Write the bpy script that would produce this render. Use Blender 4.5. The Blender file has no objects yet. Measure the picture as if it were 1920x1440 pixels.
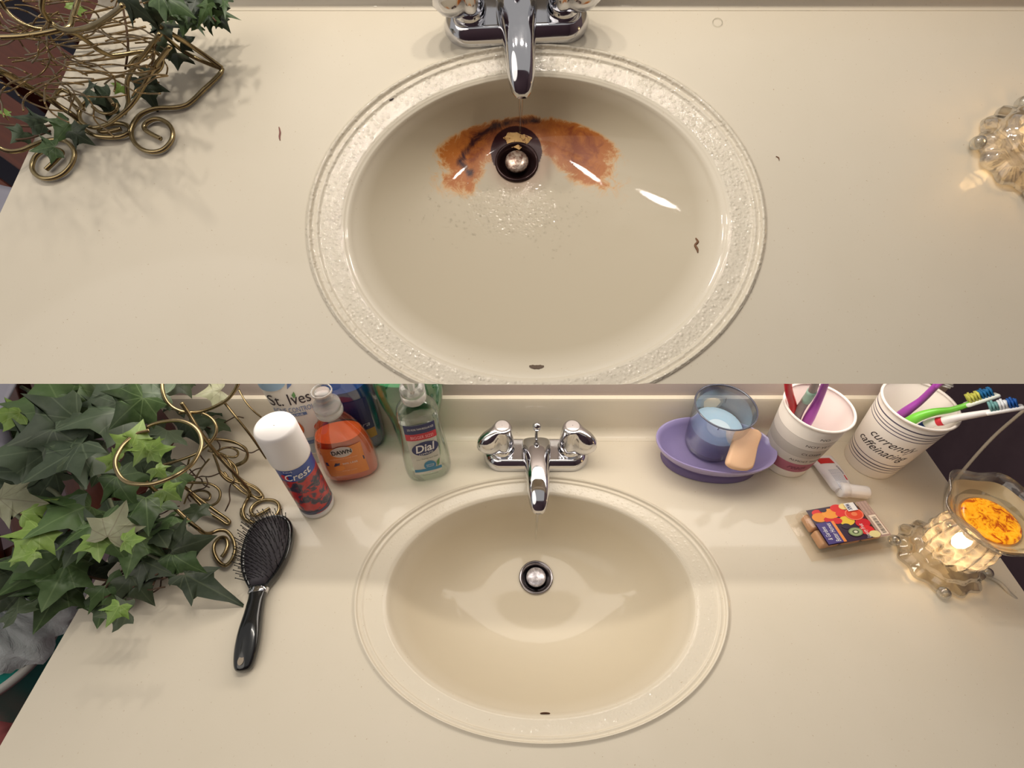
import bpy, bmesh, math, random
import numpy as np
from mathutils import Vector, Matrix
random.seed(7); np.random.seed(7)
S = bpy.context.scene
COL = S.collection
# ------------------------------------------------------------------ camera, world, lights, exposure
F_PX = 935.0
TOP = 0.80                 # height of the near countertop above the floor
LH, LPITCH = 0.61, 46.7    # camera above near countertop / down angle
UH, UPITCH = 0.43, 80.0    # camera above the sloping upper countertop / down angle to it
cam = bpy.data.cameras.new('camera'); cam.sensor_width = 36; cam.lens = F_PX/1920*36
cam.clip_start = 0.01; cam.clip_end = 50
camo = bpy.data.objects.new('camera', cam); COL.objects.link(camo)
CM = Matrix.Translation((0, 0, TOP+LH)) @ Matrix.Rotation(math.radians(90-LPITCH), 4, 'X')
camo.matrix_world = CM
S.camera = camo
LF = Matrix.Translation((0, 0, TOP))
UF = CM @ (Matrix.Translation((0, 0, UH)) @ Matrix.Rotation(math.radians(90-UPITCH), 4, 'X')).inverted()

w = bpy.data.worlds.new('world'); S.world = w; w.use_nodes = True
bg = w.node_tree.nodes['Background']; bg.inputs[0].default_value = (1.0, 0.965, 0.93, 1); bg.inputs[1].default_value = 0.41
def light(name, kind, M, loc, energy, size=0.1, size_y=None, color=(1, .92, .82), target=None):
    l = bpy.data.lights.new(name, kind); l.energy = energy; l.color = color
    if kind == 'AREA':
        l.size = size
        l.shape = 'RECTANGLE' if size_y else 'DISK'
        if size_y: l.size_y = size_y
    else: l.shadow_soft_size = size
    o = bpy.data.objects.new(name, l); COL.objects.link(o)
    p = M @ Vector(loc)
    o.location = p
    if target is not None:
        q = M @ Vector(target)
        o.rotation_euler = (q-p).to_track_quat('-Z', 'Y').to_euler()
    return o
# strip light of the near counter (under the raised counter, on the back wall)
light('vanity_strip', 'AREA', LF, (0.04, 0.44, 0.24), 1.55, 1.0, 0.07, target=(0.04, .34, 0))
# bulbs of the vanity light behind the raised counter
for x in (-0.26, -0.10, 0.06, 0.22):
    light('vanity_bulb', 'POINT', UF, (x, 0.62, 0.55), 3.2, 0.02)
# soft fill added above and behind the viewer, standing for no fixture
light('overhead_fill', 'AREA', LF, (-1.00, -0.55, 1.50), 9.5, 1.6, target=(0, .3, 0))
S.view_settings.view_transform = 'Standard'; S.view_settings.look = 'None'
S.view_settings.gamma = 1; S.view_settings.use_curve_mapping = False
S.view_settings.exposure = 0.0
S.cycles.sample_clamp_indirect = 3.0; S.cycles.caustics_reflective = False; S.cycles.blur_glossy = .5

# ------------------------------------------------------------------ geometry of the two views
def _ray(px, py, pitch):
    a = math.radians(90-pitch); c, s = math.cos(a), math.sin(a)
    dx, dy, dz = (px-960)/F_PX, -(py-720)/F_PX, -1.0
    return dx, c*dy-s*dz, s*dy+c*dz
def pl(px, py, h=0.0):
    r = _ray(px, py, LPITCH); t = (h-LH)/r[2]; return Vector((r[0]*t, r[1]*t, h))
def pu(px, py, h=0.0):
    r = _ray(px, py, UPITCH); t = (h-UH)/r[2]; return Vector((r[0]*t, r[1]*t, h))

# ------------------------------------------------------------------ materials
def lin(c):
    out = []
    for v in c[:3]:
        v /= 255.0
        out.append(v/12.92 if v <= .04045 else ((v+.055)/1.055)**2.4)
    return (*out, 1.0)
_M = {}
def mat(name, col=(128, 128, 128), rough=.5, metal=0., trans=0., ior=1.45, coat=0., emit=None, estr=0., sss=0., spec=.5):
    if name in _M: return _M[name]
    m = bpy.data.materials.new(name); m.use_nodes = True
    b = m.node_tree.nodes['Principled BSDF']
    b.inputs['Base Color'].default_value = lin(col)
    b.inputs['Roughness'].default_value = rough; b.inputs['Metallic'].default_value = metal
    b.inputs['Transmission Weight'].default_value = trans; b.inputs['IOR'].default_value = ior
    b.inputs['Coat Weight'].default_value = coat; b.inputs['Coat Roughness'].default_value = .05
    b.inputs['Specular IOR Level'].default_value = spec
    if sss: b.inputs['Subsurface Weight'].default_value = sss; b.inputs['Subsurface Radius'].default_value = (.01, .006, .004); b.inputs['Subsurface Scale'].default_value = 1
    if emit: b.inputs['Emission Color'].default_value = lin(emit); b.inputs['Emission Strength'].default_value = estr
    _M[name] = m; return m
class NT:
    """small node helper around a material's principled shader"""
    def __init__(s, m): s.m = m; s.t = m.node_tree; s.n = s.t.nodes; s.b = s.n['Principled BSDF']
    def new(s, typ, **kw):
        n = s.n.new(typ)
        for k, v in kw.items(): setattr(n, k, v)
        return n
    def link(s, a, b): s.t.links.new(a, b)
    def coord(s, out='Object'): return s.new('ShaderNodeTexCoord').outputs[out]
    def noise(s, scale, detail=3, rough=.5, vec=None, dist=0):
        n = s.new('ShaderNodeTexNoise'); n.inputs['Scale'].default_value = scale; n.inputs['Detail'].default_value = detail
        n.inputs['Roughness'].default_value = rough; n.inputs['Distortion'].default_value = dist
        s.link(vec if vec is not None else s.coord(), n.inputs['Vector']); return n.outputs['Fac']
    def ramp(s, fac, stops, interp='LINEAR'):
        r = s.new('ShaderNodeValToRGB'); r.color_ramp.interpolation = interp
        e = r.color_ramp.elements
        while len(e) < len(stops): e.new(0.5)
        for el, (p, c) in zip(e, stops): el.position = p; el.color = c if len(c) == 4 else (*c, 1)
        s.link(fac, r.inputs[0]); return r.outputs[0]
    def mix(s, fac, a, b, blend='MIX'):
        n = s.new('ShaderNodeMix', data_type='RGBA', blend_type=blend)
        for i, v in ((0, fac), (6, a), (7, b)):
            if hasattr(v, 'is_linked') or isinstance(v, bpy.types.NodeSocket): s.link(v, n.inputs[i])
            else: n.inputs[i].default_value = v
        return n.outputs[2]
    def math(s, op, a, b=None, clamp=False):
        n = s.new('ShaderNodeMath', operation=op, use_clamp=clamp)
        for i, v in enumerate((a, b)):
            if v is None: continue
            if isinstance(v, bpy.types.NodeSocket): s.link(v, n.inputs[i])
            else: n.inputs[i].default_value = v
        return n.outputs[0]
    def bump(s, h, strength=.3, dist=.001):
        n = s.new('ShaderNodeBump'); n.inputs['Strength'].default_value = strength; n.inputs['Distance'].default_value = dist
        s.link(h, n.inputs['Height']); s.link(n.outputs[0], s.b.inputs['Normal']); return n
    def attr(s, name): return s.new('ShaderNodeAttribute', attribute_name=name).outputs['Fac']

def clear_mat(name, tint=(255, 255, 255), refl=.5, rough=.04, lo=.03):
    """thin clear plastic or glass sheet: see-through with a view dependent sheen"""
    if name in _M: return _M[name]
    m = bpy.data.materials.new(name); m.use_nodes = True; t = m.node_tree; n = t.nodes; n.clear()
    o = n.new('ShaderNodeOutputMaterial'); mx = n.new('ShaderNodeMixShader'); tr = n.new('ShaderNodeBsdfTransparent'); g = n.new('ShaderNodeBsdfGlossy')
    lw = n.new('ShaderNodeLayerWeight'); lw.inputs[0].default_value = .35
    mp = n.new('ShaderNodeMapRange'); mp.inputs[3].default_value = lo; mp.inputs[4].default_value = refl
    t.links.new(lw.outputs['Facing'], mp.inputs[0])
    tr.inputs[0].default_value = lin(tint); g.inputs['Roughness'].default_value = rough
    t.links.new(mp.outputs[0], mx.inputs[0]); t.links.new(tr.outputs[0], mx.inputs[1]); t.links.new(g.outputs[0], mx.inputs[2]); t.links.new(mx.outputs[0], o.inputs[0])
    _M[name] = m; return m

# ------------------------------------------------------------------ object helpers
def empty(name, M, label, cat, group=None):
    o = bpy.data.objects.new(name, None); o.empty_display_size = .01; COL.objects.link(o)
    o.matrix_world = M; o['label'] = label; o['category'] = cat
    if group: o['group'] = group
    return o
def tag(o, label=None, cat=None, group=None, kind=None):
    if label: o['label'] = label
    if cat: o['category'] = cat
    if group: o['group'] = group
    if kind: o['kind'] = kind
    return o
def at(Fr, p, rz=0.0):
    return Fr @ Matrix.Translation(Vector(p)) @ Matrix.Rotation(math.radians(rz), 4, 'Z')
def link(name, me, parent=None, M=None):
    o = bpy.data.objects.new(name, me); COL.objects.link(o)
    if parent is not None: o.parent = parent
    if M is not None: o.matrix_local = M
    return o
def mk(name, V, Fc, m, parent=None, smooth=True, M=None, mats=None, midx=None):
    me = bpy.data.meshes.new(name); me.from_pydata([tuple(v) for v in V], [], [tuple(f) for f in Fc])
    if mats:
        for k in mats: me.materials.append(k)
        if midx is not None: me.polygons.foreach_set('material_index', midx)
    else: me.materials.append(m)
    me.polygons.foreach_set('use_smooth', [smooth]*len(me.polygons)); me.update()
    return link(name, me, parent, M)
def fixn(V, Fc, flat=None):
    bm = bmesh.new(); vs = [bm.verts.new(v) for v in V]
    for f in Fc:
        try: bm.faces.new([vs[i] for i in f])
        except ValueError: pass
    bmesh.ops.remove_doubles(bm, verts=bm.verts, dist=1e-6)
    bmesh.ops.recalc_face_normals(bm, faces=bm.faces)
    return bm
def mkbm(name, bm, m, parent=None, smooth=True, M=None, angle=None):
    me = bpy.data.meshes.new(name); bm.to_mesh(me); bm.free(); me.materials.append(m)
    me.polygons.foreach_set('use_smooth', [smooth]*len(me.polygons))
    if angle: me.set_sharp_from_angle(angle=math.radians(angle))
    return link(name, me, parent, M)
def catmull(P, n=8, closed=False):
    P = [Vector(p) for p in P]; out = []; N = len(P)
    rng = range(N if closed else N-1)
    for i in rng:
        if closed: a, b, c, d = P[i-1], P[i], P[(i+1) % N], P[(i+2) % N]
        else: a, b, c, d = P[max(i-1, 0)], P[i], P[i+1], P[min(i+2, N-1)]
        for k in range(n):
            t = k/n
            out.append(.5*((2*b)+(c-a)*t+(2*a-5*b+4*c-d)*t*t+(3*b-a-3*c+d)*t**3))
    if not closed: out.append(P[-1])
    return out
def tube_geo(P, r, sides=8, caps=True):
    """P list of Vectors, r float or list"""
    n = len(P); R = r if isinstance(r, (list, tuple)) else [r]*n
    V, Fc = [], []; T0 = None; nrm = None
    for i in range(n):
        t = (P[min(i+1, n-1)]-P[max(i-1, 0)])
        if t.length < 1e-9: t = Vector((0, 0, 1))
        t.normalize()
        if nrm is None:
            nrm = t.orthogonal().normalized()
        else:
            q = T0.rotation_difference(t); nrm = (q @ nrm); nrm = (nrm-t*nrm.dot(t)).normalized()
        T0 = t; b = t.cross(nrm)
        for k in range(sides):
            a = 2*math.pi*k/sides; V.append(P[i]+(nrm*math.cos(a)+b*math.sin(a))*R[i])
    for i in range(n-1):
        for k in range(sides):
            k2 = (k+1) % sides; Fc.append((i*sides+k, i*sides+k2, (i+1)*sides+k2, (i+1)*sides+k))
    if caps:
        Fc.append(tuple(range(sides-1, -1, -1))); Fc.append(tuple((n-1)*sides+k for k in range(sides)))
    return V, Fc
def tube(name, pts, r, m, parent=None, sides=8, n=8, smooth_path=True, M=None):
    P = catmull(pts, n) if smooth_path else [Vector(p) for p in pts]
    if isinstance(r, (list, tuple)) and smooth_path:
        rr = []; 
        for i in range(len(pts)-1):
            for k in range(n): rr.append(r[i]+(r[i+1]-r[i])*k/n)
        rr.append(r[-1]); r = rr
    V, Fc = tube_geo(P, r, sides); return mk(name, V, Fc, m, parent, M=M)
def lathe_geo(prof, seg=48, cap0=False, cap1=False, rfun=None):
    V, Fc = [], []; n = len(prof)
    for (r, z) in prof:
        for k in range(seg):
            a = 2*math.pi*k/seg; q = r*(rfun(a, z) if rfun else 1); V.append((q*math.cos(a), q*math.sin(a), z))
    for i in range(n-1):
        for k in range(seg):
            k2 = (k+1) % seg; Fc.append((i*seg+k, i*seg+k2, (i+1)*seg+k2, (i+1)*seg+k))
    if cap0: Fc.append(tuple(range(seg-1, -1, -1)))
    if cap1: Fc.append(tuple((n-1)*seg+k for k in range(seg)))
    return V, Fc
def lathe(name, prof, m, parent=None, seg=48, cap0=False, cap1=False, M=None, rfun=None, smooth=True):
    V, Fc = lathe_geo(prof, seg, cap0, cap1, rfun); return mk(name, V, Fc, m, parent, M=M, smooth=smooth)
def loft_geo(rings, cap0=True, cap1=True):
    V, Fc = [], []; s = len(rings[0]); n = len(rings)
    for r in rings: V += [tuple(p) for p in r]
    for i in range(n-1):
        for k in range(s):
            k2 = (k+1) % s; Fc.append((i*s+k, i*s+k2, (i+1)*s+k2, (i+1)*s+k))
    if cap0: Fc.append(tuple(range(s-1, -1, -1)))
    if cap1: Fc.append(tuple((n-1)*s+k for k in range(s)))
    return V, Fc
def loft(name, rings, m, parent=None, cap0=True, cap1=True, M=None, angle=50):
    V, Fc = loft_geo(rings, cap0, cap1); o = mk(name, V, Fc, m, parent, M=M)
    o.data.set_sharp_from_angle(angle=math.radians(angle)); return o
def rbox(name, sx, sy, sz, bev, m, parent=None, M=None, seg=3, off=(0, 0, 0)):
    bm = bmesh.new(); bmesh.ops.create_cube(bm, size=1)
    for v in bm.verts: v.co = Vector((v.co.x*sx+off[0], v.co.y*sy+off[1], v.co.z*sz+off[2]))
    if bev: bmesh.ops.bevel(bm, geom=bm.edges[:], offset=bev, segments=seg, profile=.5, affect='EDGES')
    return mkbm(name, bm, m, parent, M=M, angle=40)
def ell(a, b, n=2.0, N=48, cx=0, cy=0):
    out = []
    for k in range(N):
        t = 2*math.pi*k/N; c, s = math.cos(t), math.sin(t)
        out.append((cx+a*math.copysign(abs(c)**(2/n), c), cy+b*math.copysign(abs(s)**(2/n), s)))
    return out
# flat lettering -> mesh data (vertices, faces) in the xy plane, centred, of a given width or height
_fc = {}
def text_geo(s, height=.01, width=None, shear=0.0, bold=0.0, sx=1.0):
    key = (s, shear, bold)
    if key not in _fc:
        cu = bpy.data.curves.new('lettering_curve', 'FONT'); cu.body = s; cu.size = 1; cu.shear = shear; cu.offset = bold
        cu.align_x = 'CENTER'; cu.align_y = 'CENTER'; cu.resolution_u = 3
        ob = bpy.data.objects.new('lettering_curve', cu); COL.objects.link(ob)
        dg = bpy.context.evaluated_depsgraph_get(); dg.update()
        me = ob.evaluated_get(dg).to_mesh()
        V = [v.co.copy() for v in me.vertices]; Fc = [tuple(p.vertices) for p in me.polygons]
        ob.evaluated_get(dg).to_mesh_clear(); bpy.data.objects.remove(ob); bpy.data.curves.remove(cu)
        x0 = min(v.x for v in V); x1 = max(v.x for v in V); y0 = min(v.y for v in V); y1 = max(v.y for v in V)
        V = [((v.x-(x0+x1)/2), (v.y-(y0+y1)/2)) for v in V]
        _fc[key] = (V, Fc, x1-x0, y1-y0)
    V, Fc, wd, hg = _fc[key]
    k = height/hg; kx = (width/wd if width else k*sx)
    return [(x*kx, y*k) for x, y in V], Fc
def wrap(name, geo, fn, m, parent, dx=0, dy=0, rot=0.0):
    """put flat 2-D geometry onto a surface fn(u, v) -> point"""
    V, Fc = geo; c, s = math.cos(rot), math.sin(rot)
    VV = [fn(c*x-s*y+dx, s*x+c*y+dy) for x, y in V]
    return mk(name, VV, Fc, m, parent, smooth=False)
def patch_geo(x0, y0, x1, y1, nx=12, ny=10):
    V = [(x0+(x1-x0)*i/nx, y0+(y1-y0)*j/ny) for j in range(ny+1) for i in range(nx+1)]
    Fc = [(j*(nx+1)+i, j*(nx+1)+i+1, (j+1)*(nx+1)+i+1, (j+1)*(nx+1)+i) for j in range(ny) for i in range(nx)]
    return V, Fc
def disc_geo(rx, ry, n=28, cx=0, cy=0, rings=3):
    V = [(cx, cy)]; Fc = []
    for r in range(1, rings+1):
        for k in range(n):
            a = 2*math.pi*k/n; V.append((cx+rx*r/rings*math.cos(a), cy+ry*r/rings*math.sin(a)))
    for k in range(n): Fc.append((0, 1+k, 1+(k+1) % n))
    for r in range(rings-1):
        for k in range(n):
            k2 = (k+1) % n; Fc.append((1+r*n+k, 1+(r+1)*n+k, 1+(r+1)*n+k2, 1+r*n+k2))
    return V, Fc

# ------------------------------------------------------------------ shared materials
CHROME = mat('chrome', (214, 214, 218), .07, 1.0)
def _wear(m):
    t = NT(m); f = t.noise(60, 4, .6); t.link(t.ramp(f, [(.35, (.05,)*3), (.75, (.16,)*3)]), t.b.inputs['Roughness'])
_wear(CHROME)
WHITE = mat('white_plastic', (238, 234, 228), .3)
RUST = mat('rusty_metal', (52, 34, 34), .25, .6)
def counter_material(name, stained=False):
    m = mat(name, (222, 206, 178), .45, coat=.35, spec=.3); t = NT(m)
    t.b.inputs['Coat Roughness'].default_value = .03
    f = t.noise(9, 3, .6); base = t.mix(f, lin((217, 207, 186)), lin((224, 214, 195)))
    sp = t.noise(420, 2, .5); base = t.mix(t.ramp(sp, [(.70, (0,)*3), (.78, (1,)*3)]), base, lin((190, 170, 140)))
    bowl = t.attr('bowl'); base = t.mix(bowl, base, lin((190, 178, 154) if stained else (211, 199, 175)))
    rl = t.ramp(t.noise(30, 4, .6), [(.3, (.38,)*3), (.8, (.5,)*3)])
    wet = t.attr('wet')
    if stained:
        st = t.attr('stain'); t.b.inputs['Specular IOR Level'].default_value = .4
        fine = t.noise(62, 9, .75, dist=.9); coarse = t.noise(24, 5, .6, dist=.5)
        k = t.math('ADD', st, t.math('MULTIPLY', t.math('SUBTRACT', fine, .5), 2.6))
        k = t.math('ADD', k, t.math('MULTIPLY', t.math('SUBTRACT', coarse, .5), 2.2))
        k = t.math('MULTIPLY', k, t.math('MULTIPLY', st, 3, True))
        base = t.mix(t.ramp(k, [(.02, (0,)*3), (.35, (.75,)*3)]), base, lin((208, 152, 82)))
        base = t.mix(t.ramp(k, [(.25, (0,)*3), (.60, (.95,)*3)]), base, lin((172, 98, 34)))
        base = t.mix(t.ramp(t.math('MULTIPLY', k, .72), [(.60, (0,)*3), (1.0, (.8,)*3)]), base, lin((128, 58, 28)))
        dk = t.attr('dark_stain'); pk = t.attr('pink_stain'); base = t.mix(t.math('MULTIPLY', pk, .35), base, lin((168, 112, 92)))
        d2 = t.math('ADD', dk, t.math('MULTIPLY', t.math('SUBTRACT', fine, .5), t.math('ADD', 2.6, t.math('MULTIPLY', dk, -1.6))))
        d2 = t.math('MULTIPLY', d2, t.math('MULTIPLY', dk, 4, True))
        base = t.mix(t.ramp(d2, [(.42, (0,)*3), (.85, (1,)*3)]), base, lin((56, 22, 26)))
    t.link(base, t.b.inputs['Base Color'])
    drops = t.new('ShaderNodeTexVoronoi'); drops.inputs['Scale'].default_value = 230; t.link(t.coord(), drops.inputs['Vector'])
    n2 = t.noise(160, 4, .7)
    h = t.math('ADD', t.math('MULTIPLY', t.math('SUBTRACT', .45, drops.outputs['Distance'], True), 1.6), n2)
    h = t.math('MULTIPLY', h, wet)
    h = t.math('ADD', h, t.math('MULTIPLY', t.noise(520, 2), .03))
    bnode = t.bump(h, 1.0, .0007)
    t.link(bnode.outputs[0], t.b.inputs['Coat Normal']); t.link(t.math('ADD', .3, t.math('MULTIPLY', wet, .7)), t.b.inputs['Coat Weight'])
    t.link(rl, t.b.inputs['Roughness'])
    return m

# ------------------------------------------------------------------ countertop with integral oval bowl
def sink_profile(rho):
    """height against normalised elliptical radius outside the bowl edge"""
    P = [(.0, -.0072), (.845, -.0072), (.86, -.0052), (.90, -.0042), (.945, -.0032), (.953, -.0030), (.962, -.0008), (.968, -.0008), (.975, -.0012), (.984, -.0011), (.990, .0018), (.997, .0024), (1.004, .0014), (1.014, 0.), (9, 0.)]
    for (a, za), (b, zb) in zip(P, P[1:]):
        if rho <= b:
            t = (rho-a)/(b-a); t = t*t*(3-2*t); return za+(zb-za)*t
    return 0.
def u_pixel(p):
    q = UF @ Vector(p); q = CM.inverted() @ q
    return 960+F_PX*q.x/-q.z, 720-F_PX*q.y/-q.z
def countertop(Fr, poly, c, a, b, rot, drain, depth, rdrain, m, wetf, stainf, label, thick=.03, undercut=0.0, steep=3.4):
    cr, sr = math.cos(math.radians(rot)), math.sin(math.radians(rot))
    N = 288
    angs = [2*math.pi*k/N for k in range(N)]
    poly = [Vector((p[0], p[1])) for p in poly]
    for p in poly:      # make the mesh pass through the corners
        q = p-Vector(c); t = math.atan2(-sr*q.x+cr*q.y, cr*q.x+sr*q.y)
        t = math.atan2((math.sin(t)/b), (math.cos(t)/a)) if False else math.atan2(( -sr*q.x+cr*q.y)/b, (cr*q.x+sr*q.y)/a) % (2*math.pi)
        k = min(range(N), key=lambda i: abs((angs[i]-t+math.pi) % (2*math.pi)-math.pi)); angs[k] = t
    def pt(rho, t):
        ex, ey = a*rho*math.cos(t), b*rho*math.sin(t)
        return Vector((c[0]+cr*ex-sr*ey, c[1]+sr*ex+cr*ey))
    def bound(t):
        d = pt(1, t)-Vector(c); best = 99
        for i in range(len(poly)):
            p, q = poly[i], poly[(i+1) % len(poly)]; e = q-p
            den = d.x*e.y-d.y*e.x
            if abs(den) < 1e-12: continue
            w_ = p-Vector(c); s = (w_.x*e.y-w_.y*e.x)/den; u = (w_.x*d.y-w_.y*d.x)/den
            if s > 0 and -1e-6 <= u <= 1+1e-6: best = min(best, s)
        return best
    B = [bound(t) for t in angs]
    rhos = [.848, .853, .86, .87, .885, .90, .92, .94, .95, .955, .959, .963, .968, .974, .98, .985, .988, .991, .994, .997, 1., 1.003, 1.007, 1.013, 1.02, 1.06]
    V, Fc, bowl, wet, stain, dark, pink = [], [], [], [], [], [], []
    NB = 70
    dl = Vector(drain)-Vector(c)
    for j in range(NB, -1, -1):         # bowl, from the drain outwards to the edge
        s = j/NB
        r = .845*(1-s)
        zz = -.0072-(depth-.0072)*(1-(1-min(s*1.02, 1))**steep)
        if s < .03: zz = -.0072-(depth-.0072)*(1-(1-s*1.02)**steep)*(s/.03)
        k = s**1.35
        for t in angs:
            p = pt(r, t)
            ex, ey = (.845*a*(1-s)+rdrain*s)*math.cos(t), (.845*b*(1-s)+rdrain*s)*math.sin(t)
            q = Vector(c)+Vector((cr*ex-sr*ey, sr*ex+cr*ey))+dl*s
            zc = zz
            V.append((q.x, q.y, zc)); bowl.append(min(1, s*8)); wet.append(wetf(q, None)); 
            st = stainf(Vector((q.x, q.y, zc))) if stainf else (0, 0, 0); stain.append(st[0]); dark.append(st[1]); pink.append(st[2])
    for rho in rhos:
        for t, bb in zip(angs, B):
            r = min(rho, bb); q = pt(r, t); V.append((q.x, q.y, sink_profile(r))); bowl.append(0); wet.append(wetf(q, rho)); stain.append(0); dark.append(0); pink.append(0)
    for f_ in (.15, .4, .7, 1.0):
        for t, bb in zip(angs, B):
            r0 = min(1.06, bb); r = r0+(bb-r0)*f_; q = pt(r, t)
            V.append((q.x, q.y, sink_profile(r))); bowl.append(0); wet.append(0); stain.append(0); dark.append(0); pink.append(0)
    nr = len(V)//N
    cen = sum((Vector(p) for p in poly), Vector((0, 0)))/len(poly)
    for ins, dz in ((0, -thick), (.08, -thick)):      # skirt and underside lip
        for t, bb in zip(angs, B):
            q = pt(bb, t); z = V[(nr-1)*N][2]
            q2 = q+Vector((0, undercut)) if undercut else q
            q2 = q2+(cen-q2)*ins
            V.append((q2.x, q2.y, dz)); bowl.append(0); wet.append(0); stain.append(0); dark.append(0); pink.append(0)
    nr += 2
    for i in range(nr-1):
        for k in range(N):
            k2 = (k+1) % N; Fc.append((i*N+k, i*N+k2, (i+1)*N+k2, (i+1)*N+k))
    root = empty('vanity_countertop', Fr, label, 'countertop')
    o = mk('basin_slab', V, Fc, m, root)
    bm = bmesh.new(); bm.from_mesh(o.data); bmesh.ops.recalc_face_normals(bm, faces=bm.faces)
    up = sum(f.normal.z*f.calc_area() for f in bm.faces)
    if up < 0: bmesh.ops.reverse_faces(bm, faces=bm.faces)
    bm.to_mesh(o.data); bm.free(); o.data.set_sharp_from_angle(angle=math.radians(60))
    for nm, vals in (('bowl', bowl), ('wet', wet), ('stain', stain), ('dark_stain', dark), ('pink_stain', pink)):
        at_ = o.data.attributes.new(nm, 'FLOAT', 'POINT'); at_.data.foreach_set('value', vals)
    return root, o

def backsplash(root, x0, x1, y, h, th, m, rot=0):
    """coved backsplash: extruded profile"""
    prof = [(-.016, .0004), (-.010, .0012), (-.005, .004), (-.002, .009), (0, .016), (0, h-.006), (.0015, h-.0015), (.006, h), (th, h), (th, -.03), (-.016, -.03)]
    V, Fc = [], []; n = len(prof)
    for x in (x0, x1):
        for (yy, z) in prof: V.append((x, y+yy, z))
    for k in range(n): Fc.append((k, n+k, n+(k+1) % n, (k+1) % n))
    Fc.append(tuple(range(n))); Fc.append(tuple(range(2*n-1, n-1, -1)))
    bm = fixn(V, Fc); o = mkbm('backsplash', bm, m, root, angle=50)
    for nm in ('bowl', 'wet', 'stain', 'dark_stain', 'pink_stain'):
        o.data.attributes.new(nm, 'FLOAT', 'POINT')
    return o

def drain_parts(root, c, z, r, rusty):
    M = Matrix.Translation((c[0], c[1], z))
    M = M@Matrix.Translation((0, 0, .0012))
    fl = lathe('drain_flange', [(r*1.06, -.004), (r*1.03, .0016), (r*.97, .0022), (r*.90, .0012), (r*.80, -.002), (r*.70, -.0045), (r*.62, -.0065), (r*.1, -.008)], RUST if rusty else mat('drain_metal', (150, 145, 148), .16, 1.0), root, M=M, cap1=True)
    NTm = mat('stopper_face_rusty' if rusty else 'stopper_face', (190, 170, 158) if rusty else (214, 208, 212), .28, .55)
    t = NT(NTm)
    t.link(t.ramp(t.noise(260, 4, .7), [(.38, lin((120, 86, 72)) if rusty else lin((170, 164, 170))), (.62, lin((204, 188, 172)) if rusty else lin((226, 222, 226)))]), t.b.inputs['Base Color'])
    sr = r*(.56 if rusty else .60)
    st = lathe('stopper', [(sr*.4, -.008), (sr*.5, -.004), (sr*.96, -.003), (sr, -.001), (sr*.97, .0014), (sr*.8, .0028), (sr*.4, .0034), (0.0003, .0036)], NTm, root, M=M@Matrix.Translation((0, 0, .001)), cap0=True)
    return fl, st

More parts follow.
